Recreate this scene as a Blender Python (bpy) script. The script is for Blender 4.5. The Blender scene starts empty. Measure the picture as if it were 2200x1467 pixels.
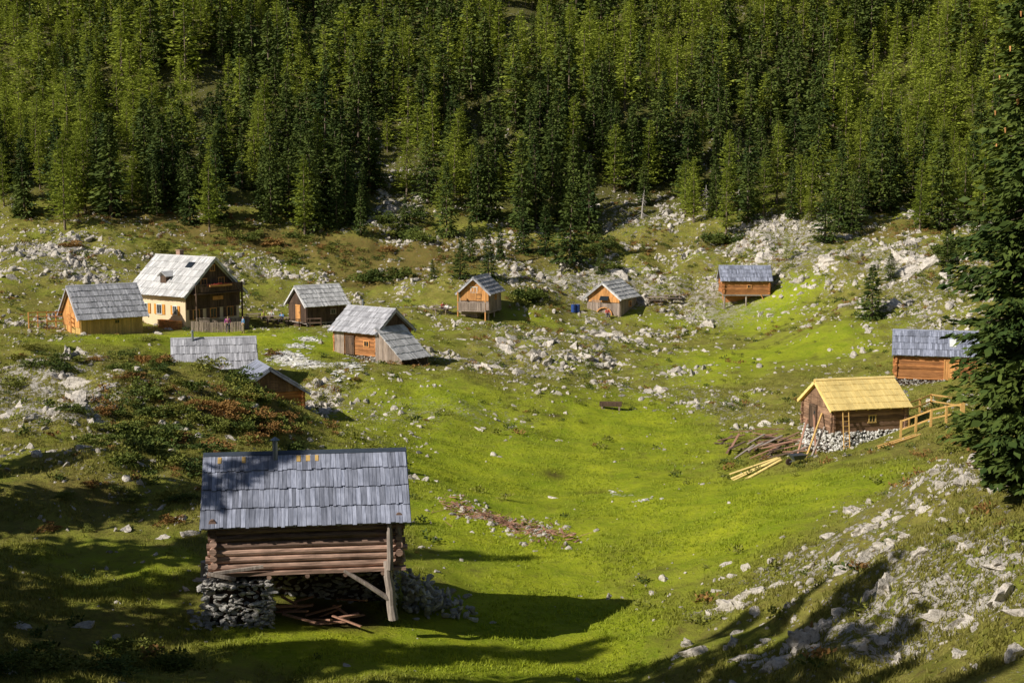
import bpy, math, random, numpy as np
from mathutils import Vector, Matrix, Euler
rng=np.random.default_rng(7); random.seed(7)
scene=bpy.context.scene
COL=scene.collection
R=math.radians
F=3055.0; CAMH=17.3; PITCH=math.atan((733.5-370)/F)
SP,CP=math.sin(PITCH),math.cos(PITCH)
def ray(px,py):
    a=(px-1100)/F; b=(733.5-py)/F
    return (a, CP+b*SP, -SP+b*CP)
def pt(px,py,d):
    r=ray(px,py); k=d/r[1]
    return (r[0]*k,d,CAMH+r[2]*k)
def proj(x,y,z):
    z=z-CAMH
    dep=y*CP-z*SP; up=y*SP+z*CP
    dep=np.maximum(dep,.5)
    return 1100+F*x/dep, 733.5-F*up/dep
# ---------------------------------------------------------------- noise
def hsh(ix,iy,s):
    n=(ix.astype(np.int64)*374761393+iy.astype(np.int64)*668265263+s*974634777)&0xffffffff
    n=((n^(n>>13))*1274126177)&0xffffffff
    n=n^(n>>16)
    return n/4294967296.0
def vn(x,y,s=0):
    x=np.asarray(x,float); y=np.asarray(y,float)
    ix=np.floor(x); iy=np.floor(y); fx=x-ix; fy=y-iy
    fx=fx*fx*(3-2*fx); fy=fy*fy*(3-2*fy)
    a=hsh(ix,iy,s);b=hsh(ix+1,iy,s);c=hsh(ix,iy+1,s);d=hsh(ix+1,iy+1,s)
    return (a*(1-fx)+b*fx)*(1-fy)+(c*(1-fx)+d*fx)*fy
def fbm(x,y,o=4,s=0):
    t=0;a=1;n=0
    for i in range(o):
        t=t+a*vn(x*2**i+i*17.3,y*2**i-i*9.1,s+i); n+=a; a*=.5
    return t/n
# ---------------------------------------------------------------- terrain
CPX=[(1100,1467,49),(700,1467,46),(300,1467,44),(0,1467,40),(0,1300,50),(0,1100,62),(0,950,75),(0,800,105),(0,715,135),(0,600,160),(0,500,188),
(200,790,100),(400,797,97),(550,832,95),(640,910,90),(680,965,82),(450,960,78),(300,1000,70),(250,1150,60),(600,892,104),(460,845,116),
(200,740,122),(330,725,132),(640,760,125),(900,800,120),(700,720,140),(655,1320,53),(500,1310,53),
(1150,1200,68),(1250,1050,88),(1000,1050,85),(1350,950,105),(1150,920,105),(1320,870,118),(900,950,98),(1350,820,130),(1300,1300,59.5),(900,1250,61),(850,1100,74),
(1500,800,135),(1600,750,145),(1700,700,160),(1250,740,145),(1100,690,160),(1300,680,168),(1600,657,171),(950,690,155),(450,705,150),(220,718,141),(600,700,158),(820,780,130),
(1600,1150,66),(1550,1050,80),(1700,1000,84),(1755,980,87),(1920,935,87),(1850,958,87),(2050,900,86),(2200,880,84),(2000,825,110),(2200,810,113),(2050,862,98),
(2000,1000,70),(2180,1130,47),(2100,1000,58),(1900,1100,60),(1800,1200,53),(1600,1300,53.5),(1700,1467,43),(2000,1300,43),(2200,1467,33),(2200,1200,42),(1450,1400,52.5),
(1800,680,150),(2000,560,165),(1900,700,140),(2100,700,135),(1700,500,190),(2200,480,190),(1700,600,172),(1500,600,178),(1500,500,195),(1300,560,185),(1000,600,172),
(1200,480,200),(850,480,195),(850,570,180),(600,560,180),(600,500,190),(300,540,175),(300,480,188)]
cw=[pt(*c) for c in CPX]
for x in (-150,-90,-45,0,45,90,150):
    cw+= [(x,228,25),(x,265,45),(x,320,76),(x,420,135)]
cw+=[(0,0,15.5),(0,20,8.3),(0,35,2.0),(10,15,10.5),(14,24,7.3),(-15,25,4.5),(-20,0,13),(20,0,16.5),(-25,40,2.8),(-40,40,4),(-30,10,9.5),(-60,80,6),(-80,140,7),(60,60,14),(60,120,8),(90,160,13),
(0,-40,22),(-60,-30,20),(60,-30,26),(40,30,14),(-150,100,14),(150,100,24),(-150,190,18),(150,190,22),(-110,0,18),(110,0,28),(30,50,7.5)]
cw=np.array(cw)
CC=5.0
def kern(r2): return np.sqrt(r2+CC*CC)
_d=((cw[:,None,:2]-cw[None,:,:2])**2).sum(2)
A=kern(_d); n=len(cw)
P=np.c_[np.ones(n),cw[:,:2]]
M=np.zeros((n+3,n+3)); M[:n,:n]=A-0.25*np.eye(n)*1.0; M[:n,n:]=P; M[n:,:n]=P.T
SOL=np.linalg.solve(M,np.r_[cw[:,2],0,0,0])
def H0(x,y):
    x=np.asarray(x,float); y=np.asarray(y,float); sh=x.shape
    x=x.ravel();y=y.ravel()
    out=SOL[n]+SOL[n+1]*x+SOL[n+2]*y
    for i in range(n):
        out=out+SOL[i]*np.sqrt((x-cw[i,0])**2+(y-cw[i,1])**2+CC*CC)
    return out.reshape(sh)
YS=np.concatenate([np.arange(28,200,.25),np.arange(200,400,1.0)])
def hit(px,py,Hf=None):
    Hf=Hf or H0
    r=ray(px,py); k=YS/r[1]
    z=CAMH+r[2]*k; x=r[0]*k
    h=Hf(x,YS); w=np.nonzero(z<h)[0]
    i=w[0] if len(w) else len(YS)-1
    return (x[i],YS[i],h[i])
def mkblobs(L):
    out=[]
    for px,py,rx,ry,w in L:
        c=hit(px,py); a=hit(px,py-ry)[1]; b=hit(px,py+ry)[1]
        out.append((c[0],c[1],max(rx*c[1]/F,1.5),max(abs(a-b)/2,1.5),w))
    return out
def zone(B,x,y):
    t=0
    for cx,cy,sx,sy,w in B: t=t+w*np.exp(-((x-cx)/sx)**2-((y-cy)/sy)**2)
    return np.clip(t,0,1)
LUSH=mkblobs([(1200,1000,290,120,.8),(1150,1250,250,150,.8),(1180,1400,280,80,.9),(1350,890,180,60,.7),(1500,790,140,40,.7),(1680,640,80,25,.8),(1640,700,120,30,.7),(930,1000,180,90,.6),(950,850,130,40,.7),
(450,722,140,12,1),(680,745,150,25,1),(1450,1080,240,80,.7),(1680,1080,200,60,.7),(950,1440,300,60,.8),(350,1230,140,70,.6),(640,1380,250,60,.7),(1000,1130,150,60,.6),(1560,1180,140,60,.6),(1650,760,130,35,.5),(1780,740,100,40,.5),(1850,1030,160,40,.5),
(230,728,150,10,.7),(850,715,120,25,.6),(1150,690,150,14,.5),(1420,690,120,15,.5),(1900,690,120,40,.3),(1500,960,120,50,.4),(150,1180,140,60,.4),(2000,800,80,30,.4),(620,620,120,12,.3),(800,900,120,50,.4)])
ROCKY=mkblobs([(80,800,170,50,1),(120,880,140,50,.9),(1290,720,110,55,.9),(1120,790,190,50,.8),(1550,690,140,25,.9),(1700,560,170,60,.8),(1960,560,130,50,.9),(1500,640,170,35,.8),(1950,650,130,50,.8),
(520,575,200,22,.9),(100,545,170,35,.9),(200,600,150,30,.8),(850,450,60,60,1),(1150,600,150,40,.8),(2010,1280,280,190,.85),(1760,1180,170,40,.8),(1570,1290,130,30,1),(2090,1020,50,70,.9),(1590,880,80,50,.8),
(930,880,260,45,.8),(820,960,100,60,.7),(1850,1420,300,70,.7),(1480,790,90,25,.8),(940,670,70,20,.8),(700,850,60,40,.9),(780,640,100,20,.7),(1350,480,150,40,.8),(2080,480,100,30,.8),(1750,480,120,30,.8),(150,930,120,40,.7),(2000,720,90,40,.7),(1450,850,100,40,.6),(1000,1080,70,30,.5),(1100,720,100,25,.7),(1350,600,140,30,.8),(350,640,250,12,.5),(100,700,120,15,.7),(1700,950,60,20,.3),(1900,1080,110,40,.6),(250,1040,200,60,.5),(1100,1150,60,30,.5),(400,860,160,50,.5),(1000,520,150,30,.6),(1600,520,200,30,.7),(650,620,60,15,.5),(1850,780,60,30,.4),(1430,990,60,25,.4)])
HEATH=mkblobs([(650,530,280,30,1),(300,460,270,30,.9),(1050,550,170,40,.8),(400,890,150,50,.7),(560,890,90,40,.8),(330,840,100,40,.5),(1900,500,220,25,.7),(800,590,140,25,.8),(100,1050,170,60,.4),(250,1080,150,60,.4),(2050,960,80,50,.5),(1150,640,90,25,.6),(100,1400,250,90,.5),(1400,530,200,30,.6),(100,640,160,20,.5),(2000,620,160,40,.5),(300,580,300,25,.5),(1500,590,150,20,.4),(2050,1200,100,100,.3)])
GRAV=mkblobs([(615,765,40,9,1),(665,782,40,7,1),(745,788,28,10,1),(640,745,22,5,.9),(665,730,18,5,.8),(1340,1065,40,7,.5)])
HUTP=[]
def smooth(t): t=np.clip(t,0,1); return t*t*(3-2*t)
def H(x,y):
    x=np.asarray(x,float); y=np.asarray(y,float)
    h=H0(x,y); lu=zone(LUSH,x,y); ro=zone(ROCKY,x,y)
    dm=1.0
    for hx,hy,hr in HUTP: dm=dm*(1-.9*np.exp(-((x-hx)**2+(y-hy)**2)/hr**2))
    nn=(fbm(x/11,y/11,3,3)-.5)*2.2*(1-.4*lu)+(fbm(x/4,y/4,3,9)-.5)*1.7*(1-.6*lu)*(.55+ro)
    nn=nn+(.25-np.abs(fbm(x/1.6,y/1.6,2,29)-.5))*1.1*ro*(1-lu)+(fbm(x/1.6,y/1.6,2,39)-.5)*.38
    nn=nn*smooth((y-25)/10)
    nn=nn+(fbm(x/28,y/28,3,21)-.5)*12*smooth((y-198)/40)
    return h+nn*dm
# ---------------------------------------------------------------- mesh helpers
def mk(name,V,Fc,mat=None,parent=None,smooth_=False,mats=None,midx=None,attrs=None):
    me=bpy.data.meshes.new(name)
    V=np.asarray(V,np.float32).reshape(-1,3)
    if isinstance(Fc,np.ndarray):
        k=Fc.shape[1]; m=len(Fc)
        me.vertices.add(len(V)); me.vertices.foreach_set('co',V.ravel())
        me.loops.add(m*k); me.loops.foreach_set('vertex_index',Fc.astype(np.int32).ravel())
        me.polygons.add(m); me.polygons.foreach_set('loop_start',np.arange(0,m*k,k,dtype=np.int32))
        if midx is not None: me.polygons.foreach_set('material_index',midx.astype(np.int32))
        me.update(calc_edges=True)
    else:
        me.from_pydata([tuple(v) for v in V.tolist()],[],Fc); me.update()
    me.polygons.foreach_set('use_smooth',np.full(len(me.polygons),bool(smooth_)))
    if attrs:
        for kx,v in attrs.items():
            a=me.attributes.new(kx,'FLOAT','POINT'); a.data.foreach_set('value',np.asarray(v,np.float32).ravel())
    for m_ in (mats or ([mat] if mat else [])): me.materials.append(m_)
    o=bpy.data.objects.new(name,me); COL.objects.link(o)
    if parent: o.parent=parent
    return o
def thing(name,loc,yaw,label,cat,group=None):
    e=bpy.data.objects.new(name,None); COL.objects.link(e); e.location=loc; e.rotation_euler=(0,0,yaw); e.empty_display_size=.3
    e['label']=label; e['category']=cat
    if group: e['group']=group
    return e
class MB:
    def __init__(s): s.v=[]; s.f=[]
    def add(s,vs,fs):
        b=len(s.v); s.v+= [tuple(v) for v in vs]; s.f+=[tuple(i+b for i in f) for f in fs]
    def box(s,c,sz,rot=None,j=0):
        vs=[]
        for a in (-.5,.5):
            for b in (-.5,.5):
                for d in (-.5,.5):
                    v=Vector((a*sz[0]+random.uniform(-j,j),b*sz[1]+random.uniform(-j,j),d*sz[2]+random.uniform(-j,j)))
                    if rot: v=rot@v
                    vs.append((v.x+c[0],v.y+c[1],v.z+c[2]))
        s.add(vs,[(0,1,3,2),(4,6,7,5),(0,4,5,1),(2,3,7,6),(0,2,6,4),(1,5,7,3)])
    def beam(s,p0,p1,w,h,j=0):
        p0=Vector(p0);p1=Vector(p1);d=p1-p0
        q=d.to_track_quat('X','Z').to_matrix()
        s.box((p0+p1)/2,(d.length,w,h),q,j)
    def cyl(s,p0,p1,r0,r1,n=8,bend=0):
        p0=Vector(p0);p1=Vector(p1);d=p1-p0;q=d.to_track_quat('Z','Y').to_matrix()
        vs=[]
        segs=[(0,r0),(1,r1)] if not bend else [(t/4,r0+(r1-r0)*t/4) for t in range(5)]
        for t,r in segs:
            off=Vector((random.uniform(-bend,bend),random.uniform(-bend,bend),0)) if bend else Vector((0,0,0))
            for i in range(n):
                a=2*math.pi*i/n
                vs.append(p0+d*t+q@(Vector((math.cos(a)*r,math.sin(a)*r,0))+off))
        fs=[]
        for k in range(len(segs)-1):
            for i in range(n): fs.append((k*n+i,k*n+(i+1)%n,(k+1)*n+(i+1)%n,(k+1)*n+i))
        fs.append(tuple(range(n))[::-1]); b=(len(segs)-1)*n; fs.append(tuple(b+i for i in range(n)))
        s.add(vs,fs)
    def hexa(s,b,t):
        s.add(list(b)+list(t),[(3,2,1,0),(4,5,6,7),(0,1,5,4),(1,2,6,5),(2,3,7,6),(3,0,4,7)])
    def obj(s,name,mat,parent=None,sm=False): return mk(name,s.v,s.f,mat,parent,sm)
# ---------------------------------------------------------------- materials
def newmat(name):
    m=bpy.data.materials.new(name); m.use_nodes=True; nt=m.node_tree; b=nt.nodes['Principled BSDF']
    return m,nt,b
def N(nt,t,**k):
    x=nt.nodes.new(t)
    for a,v in k.items(): setattr(x,a,v)
    return x
def mixc(nt,fac,a,b,bt='MIX'):
    x=nt.nodes.new('ShaderNodeMix'); x.data_type='RGBA'; x.blend_type=bt
    for s,v in ((0,fac),(6,a),(7,b)):
        if isinstance(v,bpy.types.NodeSocket): nt.links.new(v,x.inputs[s])
        elif v is not None:
            x.inputs[s].default_value=v if s==0 else (*v,1) if len(v)==3 else v
    return x.outputs[2]
def mth(nt,op,a,b=None,clamp=False,c=None):
    x=nt.nodes.new('ShaderNodeMath'); x.operation=op; x.use_clamp=clamp
    for i,v in enumerate((a,b,c)):
        if v is None: continue
        if isinstance(v,bpy.types.NodeSocket): nt.links.new(v,x.inputs[i])
        else: x.inputs[i].default_value=v
    return x.outputs[0]
def noise(nt,vec,scale,detail=4,rough=.55):
    x=N(nt,'ShaderNodeTexNoise'); x.inputs['Scale'].default_value=scale; x.inputs['Detail'].default_value=detail; x.inputs['Roughness'].default_value=rough
    if vec: nt.links.new(vec,x.inputs['Vector'])
    return x.outputs['Fac']
def ramp(nt,fac,lo,hi):
    x=N(nt,'ShaderNodeMapRange'); x.inputs[1].default_value=lo; x.inputs[2].default_value=hi; nt.links.new(fac,x.inputs[0]); return x.outputs[0]
def bump(nt,b,h,st,dist=.05):
    x=N(nt,'ShaderNodeBump'); x.inputs['Strength'].default_value=st; x.inputs['Distance'].default_value=dist
    nt.links.new(h,x.inputs['Height']); nt.links.new(x.outputs[0],b.inputs['Normal'])
def grey(nt,s):
    cc=N(nt,'ShaderNodeCombineColor')
    for i in range(3): nt.links.new(s,cc.inputs[i])
    return cc.outputs[0]
def woodmat(name,dark,light,sc,rough=.8,var=.6):
    m,nt,b=newmat(name)
    tc=N(nt,'ShaderNodeTexCoord'); mp=N(nt,'ShaderNodeMapping'); mp.inputs['Scale'].default_value=sc
    nt.links.new(tc.outputs['Object'],mp.inputs['Vector'])
    geo=N(nt,'ShaderNodeNewGeometry')
    n1=noise(nt,mp.outputs[0],1.6,8,.65); n2=noise(nt,tc.outputs['Object'],.9,4)
    f=ramp(nt,n1,.3,.7)
    c=mixc(nt,f,dark,light)
    c=mixc(nt,1.0,c,grey(nt,mth(nt,'MULTIPLY_ADD',geo.outputs['Random Per Island'],var,False,1-var*.5)),'MULTIPLY')
    c=mixc(nt,mth(nt,'MULTIPLY',ramp(nt,n2,.5,.75),.45),c,tuple(x*.45 for x in dark))
    nt.links.new(c,b.inputs['Base Color']); b.inputs['Roughness'].default_value=rough
    b.inputs['Specular IOR Level'].default_value=.25
    bump(nt,b,n1,.5,.02)
    return m
RS=(9,.9,.9); LS=(.9,.9,12); VS=(9,9,.9)
m_roof_blue=woodmat('weathered_shingle_wood',(.15,.165,.22),(.42,.44,.54),RS,.5,.75)
m_roof_grey=woodmat('grey_shingle_wood',(.27,.265,.29),(.60,.59,.62),RS,.6)
m_roof_pale=woodmat('pale_shingle_wood',(.40,.39,.39),(.78,.76,.75),RS,.6)
m_roof_new=woodmat('fresh_yellow_shingle_wood',(.8,.57,.19),(.92,.72,.30),RS,.6,.2)
m_new=woodmat('fresh_timber',(.55,.30,.09),(.78,.50,.18),LS,.6,.3)
m_log_dark=woodmat('dark_log_wood',(.06,.04,.032),(.24,.16,.12),LS,.8,.8)
m_log_brown=woodmat('warm_brown_log_wood',(.13,.07,.045),(.45,.27,.17),LS,.8,.7)
m_log_front=woodmat('weathered_log_wood',(.12,.075,.055),(.62,.40,.30),LS,.7,.9)
m_log_red=woodmat('reddish_log_wood',(.24,.095,.035),(.68,.30,.11),LS,.75,.7)
m_bd_orange=woodmat('orange_board_wood',(.5,.22,.07),(.82,.42,.15),VS,.75,.5)
m_bd_dark=woodmat('dark_board_wood',(.05,.033,.024),(.17,.105,.07),VS,.8,.7)
m_bd_grey=woodmat('grey_board_wood',(.2,.145,.11),(.45,.36,.3),VS,.8,.6)
m_bd_yel=woodmat('honey_board_wood',(.5,.32,.1),(.75,.5,.18),VS,.75,.4)
m_post=woodmat('grey_post_wood',(.19,.15,.125),(.5,.42,.36),VS,.8,.5)
m_plank=woodmat('reddish_plank_wood',(.24,.12,.08),(.52,.29,.2),RS,.8,.9)
m_dead=woodmat('bleached_dead_wood',(.3,.27,.24),(.55,.5,.46),VS,.8,.3)
def plain(name,c,rough=.6,metal=0,sc=6,amt=.25):
    m,nt,b=newmat(name); tc=N(nt,'ShaderNodeTexCoord')
    n1=noise(nt,tc.outputs['Object'],sc,5)
    nt.links.new(mixc(nt,n1,tuple(x*(1-amt) for x in c),tuple(min(1,x*(1+amt)) for x in c)),b.inputs['Base Color'])
    b.inputs['Roughness'].default_value=rough; b.inputs['Metallic'].default_value=metal
    return m
m_plaster=plain('cream_plaster',(.8,.62,.4),.9,0,2,.14)
m_glass=plain('dark_window_glass',(.02,.025,.03),.12,0,3)
m_metal=plain('galvanised_metal',(.3,.33,.36),.4,.6)
m_darkmetal=plain('dark_sheet_metal',(.08,.1,.13),.4,.4)
m_soil=plain('dark_soil',(.06,.035,.025),.95,0,3,.5)
m_white=plain('white_paint',(.75,.75,.72),.5)
m_shut=plain('orange_shutter_paint',(.75,.33,.05),.6)
m_blue=plain('blue_plastic',(.03,.08,.3),.4)
m_brick=plain('chimney_brick',(.38,.24,.18),.9,0,9,.4)
m_red=plain('red_geranium_petals',(.45,.04,.03),.7)
def rockmat(name,lo,hi,dk,amt=.7):
    m,nt,b=newmat(name); g=N(nt,'ShaderNodeNewGeometry')
    n1=noise(nt,g.outputs['Position'],2.2,8,.65); n2=noise(nt,g.outputs['Position'],7,6,.7)
    c=mixc(nt,ramp(nt,n1,.3,.65),lo,hi)
    c=mixc(nt,mth(nt,'MULTIPLY',ramp(nt,n2,.5,.66),amt),c,dk)
    c=mixc(nt,1,c,grey(nt,mth(nt,'MULTIPLY_ADD',g.outputs['Random Per Island'],.45,False,.72)),'MULTIPLY')
    nt.links.new(c,b.inputs['Base Color']); b.inputs['Roughness'].default_value=.9; b.inputs['Specular IOR Level'].default_value=.2
    bump(nt,b,n2,1,.12)
    return m
m_rock=rockmat('pale_limestone',(.40,.36,.315),(.72,.65,.57),(.19,.165,.13),.75)
m_stone=rockmat('wall_stone',(.36,.34,.31),(.66,.62,.57),(.15,.14,.12))
m_stonew=rockmat('white_wall_stone',(.68,.65,.6),(.85,.82,.77),(.45,.43,.39),.4)
def leafmat(name,a,b_,tr=0,lo=.3,hi=.7):
    m,nt,b=newmat(name); g=N(nt,'ShaderNodeNewGeometry'); oi=N(nt,'ShaderNodeObjectInfo')
    n1=noise(nt,g.outputs['Position'],.22,3)
    s=mth(nt,'ADD',ramp(nt,n1,lo,hi),mth(nt,'MULTIPLY_ADD',g.outputs['Random Per Island'],.6,False,-.3))
    s=mth(nt,'ADD',s,mth(nt,'MULTIPLY_ADD',oi.outputs['Random'],.5,False,-.25),True)
    c=mixc(nt,s,a,b_)
    nt.links.new(c,b.inputs['Base Color']); b.inputs['Roughness'].default_value=.75; b.inputs['Specular IOR Level'].default_value=.2
    if tr:
        t=N(nt,'ShaderNodeBsdfTranslucent'); nt.links.new(c,t.inputs['Color'])
        mx=N(nt,'ShaderNodeMixShader'); mx.inputs[0].default_value=tr
        nt.links.new(b.outputs[0],mx.inputs[1]); nt.links.new(t.outputs[0],mx.inputs[2])
        nt.links.new(mx.outputs[0],nt.nodes['Material Output'].inputs['Surface'])
    return m
m_spruce=leafmat('spruce_needles',(.032,.06,.013),(.12,.155,.028))
m_larch=leafmat('larch_needles',(.18,.23,.024),(.36,.41,.055),.3)
m_sh_green=leafmat('mountain_pine_needles',(.05,.08,.016),(.15,.18,.03))
m_sh_olive=leafmat('olive_shrub_leaves',(.15,.17,.03),(.28,.27,.05))
m_sh_red=leafmat('rusty_shrub_leaves',(.19,.10,.03),(.36,.20,.06))
m_bark=woodmat('conifer_bark',(.09,.065,.045),(.3,.23,.17),VS,.9,.3)
m_ground,nt,b=newmat('alpine_ground')
g=N(nt,'ShaderNodeNewGeometry'); pos=g.outputs['Position']
def att(nt,n_): x=N(nt,'ShaderNodeAttribute',attribute_name=n_); return x.outputs['Fac']
na=noise(nt,pos,.12,5); nb_=noise(nt,pos,.7,6,.6); nc=noise(nt,pos,3.5,6,.7); nd=noise(nt,pos,14,4,.7); ne=noise(nt,pos,1.6,8,.65); nf=noise(nt,pos,5.5,6,.7); nh=noise(nt,pos,.3,5,.6)
slope=mixc(nt,ramp(nt,nb_,.35,.65),(.19,.195,.03),(.35,.31,.075))
slope=mixc(nt,mth(nt,'MULTIPLY',ramp(nt,nc,.46,.66),.7),slope,(.17,.12,.045))
slope=mixc(nt,mth(nt,'MULTIPLY',ramp(nt,nh,.48,.64),.5),slope,(.23,.29,.022))
lush=mixc(nt,ramp(nt,nh,.35,.65),(.26,.34,.016),(.46,.50,.026))
lush=mixc(nt,mth(nt,'MULTIPLY',ramp(nt,nb_,.45,.68),.6),lush,(.19,.25,.018))
lush=mixc(nt,mth(nt,'MULTIPLY',ramp(nt,nc,.48,.7),.55),lush,(.44,.42,.07))
lush=mixc(nt,mth(nt,'MULTIPLY',ramp(nt,nf,.54,.68),.45),lush,(.14,.17,.02))
def th(z,nz,k=1.0,lo=.35,hi=.6):
    s=mth(nt,'ADD',z,mth(nt,'MULTIPLY',mth(nt,'SUBTRACT',nz,.5),k)); return ramp(nt,s,lo,hi)
c=mixc(nt,th(att(nt,'lush'),nb_,2.0,.15,.8),slope,lush)
heath=mixc(nt,ramp(nt,nc,.35,.6),(.23,.135,.05),(.18,.165,.04))
c=mixc(nt,mth(nt,'MULTIPLY',th(att(nt,'heath'),nc,1.6,.32,.6),.85),c,heath)
c=mixc(nt,att(nt,'woods'),c,mixc(nt,nc,(.05,.058,.016),(.15,.14,.04)))
rk=mixc(nt,ramp(nt,nd,.35,.6),(.32,.29,.245),(.68,.62,.54))
rn=mth(nt,'ADD',mth(nt,'MULTIPLY',ne,.5),mth(nt,'MULTIPLY',nf,.5))
rm=ramp(nt,mth(nt,'ADD',mth(nt,'MULTIPLY',att(nt,'rocky'),.15),rn),.63,.655)
rm=mth(nt,'MULTIPLY',rm,mth(nt,'SUBTRACT',1.0,mth(nt,'MULTIPLY',att(nt,'lush'),.8)))
c=mixc(nt,rm,c,rk)
gm=ramp(nt,mth(nt,'ADD',mth(nt,'MULTIPLY',att(nt,'gravel'),.4),nc),.70,.76)
c=mixc(nt,gm,c,mixc(nt,nd,(.68,.64,.55),(.86,.82,.74)))
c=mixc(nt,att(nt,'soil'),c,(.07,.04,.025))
nt.links.new(c,b.inputs['Base Color']); b.inputs['Roughness'].default_value=.95; b.inputs['Specular IOR Level'].default_value=.1
hh=mth(nt,'ADD',mth(nt,'MULTIPLY',nc,1.0),mth(nt,'ADD',mth(nt,'MULTIPLY',nd,.3),mth(nt,'MULTIPLY',rm,.7)))
bump(nt,b,hh,.85,.25)
m_grass,nt,b=newmat('grass_blades')
g=N(nt,'ShaderNodeNewGeometry'); na=noise(nt,g.outputs['Position'],.5,4)
c=mixc(nt,att(nt,'lush'),mixc(nt,na,(.20,.21,.03),(.38,.33,.08)),mixc(nt,na,(.25,.33,.015),(.48,.52,.03)))
c=mixc(nt,1,c,grey(nt,mth(nt,'MULTIPLY_ADD',g.outputs['Random Per Island'],.6,False,.7)),'MULTIPLY'); nt.links.new(c,b.inputs['Base Color']); b.inputs['Roughness'].default_value=.7
t=N(nt,'ShaderNodeBsdfTranslucent'); nt.links.new(c,t.inputs['Color']); mx=N(nt,'ShaderNodeMixShader'); mx.inputs[0].default_value=.4
nt.links.new(b.outputs[0],mx.inputs[1]); nt.links.new(t.outputs[0],mx.inputs[2]); nt.links.new(mx.outputs[0],nt.nodes['Material Output'].inputs['Surface'])
# ---------------------------------------------------------------- rocks library
def ico(sub):
    import bmesh
    bm=bmesh.new(); bmesh.ops.create_icosphere(bm,subdivisions=sub,radius=1)
    v=np.array([x.co[:] for x in bm.verts]); f=np.array([[q.index for q in x.verts] for x in bm.faces]); bm.free(); return v,f
IC={s:ico(s) for s in (1,2,3,4)}
def rockgeo(sub,seed,cuts=9,rough=.08,el=1.0):
    r=np.random.default_rng(seed); v,f=IC[sub]; v=v.copy()
    for _ in range(cuts):
        nrm=r.normal(size=3); nrm/=np.linalg.norm(nrm); d=r.uniform(.28,.72)
        ex=np.maximum(v@nrm-d,0); v=v-ex[:,None]*nrm*(.96)
    if rough:
        k=3.0
        w=fbm(v[:,0]*k+v[:,2]*2+seed,v[:,1]*k-v[:,2]*3,3,seed)-.5
        w2=np.abs(fbm(v[:,0]*6+v[:,2]*5,v[:,1]*6+v[:,2]*4,2,seed+5)-.5)
        v=v*(1+w[:,None]*rough*5-w2[:,None]*rough*4)
    v=v*np.array([r.uniform(.9,1.5)*el,r.uniform(.45,.85),r.uniform(.5,1.0)])
    return v,f
RK1=[rockgeo(1,100+i,7,.0) for i in range(16)]
RK2=[rockgeo(2,200+i,10,.07) for i in range(12)]
def flat(lib,k): return [(v*np.array([1,1,k]),f) for v,f in lib]
def rotm(n_,tilt=.5):
    a=rng.uniform(0,6.283,n_); b=rng.normal(0,tilt,n_); c=rng.normal(0,tilt,n_)
    ca,sa,cb,sb,cc,sc=np.cos(a),np.sin(a),np.cos(b),np.sin(b),np.cos(c),np.sin(c)
    Z=np.zeros(n_);O=np.ones(n_)
    Rz=np.stack([ca,-sa,Z,sa,ca,Z,Z,Z,O],1).reshape(-1,3,3)
    Rx=np.stack([O,Z,Z,Z,cb,-sb,Z,sb,cb],1).reshape(-1,3,3)
    Ry=np.stack([cc,Z,sc,Z,O,Z,-sc,Z,cc],1).reshape(-1,3,3)
    return Rz@Rx@Ry
def scatter(lib,pos,sc,tilt=.5):
    Vs=[];Fs=[];off=0
    ch=rng.integers(0,len(lib),len(pos)); Rm=rotm(len(pos),tilt)
    for k,(v,f) in enumerate(lib):
        ix=np.nonzero(ch==k)[0]
        if not len(ix): continue
        w=np.einsum('nij,vj->nvi',Rm[ix],v)*sc[ix][:,None,None]+pos[ix][:,None,:]
        Vs.append(w.reshape(-1,3)); ff=f[None]+(np.arange(len(ix))*len(v))[:,None,None]+off
        Fs.append(ff.reshape(-1,f.shape[1])); off+=len(ix)*len(v)
    return np.concatenate(Vs),np.concatenate(Fs)
RKF=flat(RK2,.55); RKF1=flat(RK1,.6)
def stones_on(name,mat,parent,faces,size=.17,sub=None):
    sub=sub or RKF1
    P_=[];S_=[]
    for o,u,v,nr in faces:
        o=np.array(o,float);u=np.array(u,float);v=np.array(v,float);nr=np.array(nr,float)
        lu=np.linalg.norm(u);lv=np.linalg.norm(v)
        nu=max(1,int(lu/(size*1.3)));nv=max(1,int(lv/(size*.75)))
        for i in range(nu+1):
            for j in range(nv+1):
                a=(i+rng.uniform(-.5,.5)+(j%2)*.5)/nu; b_=(j+rng.uniform(-.4,.4))/nv
                a=min(max(a,0),1); b_=min(max(b_,0),1)
                P_.append(o+u*a+v*b_+nr*rng.uniform(-.1,.03)); S_.append(size*rng.uniform(.55,1.4))
    V,Fc=scatter(sub,np.array(P_),np.array(S_),.2)
    return mk(name,V,Fc,mat,parent)
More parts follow.
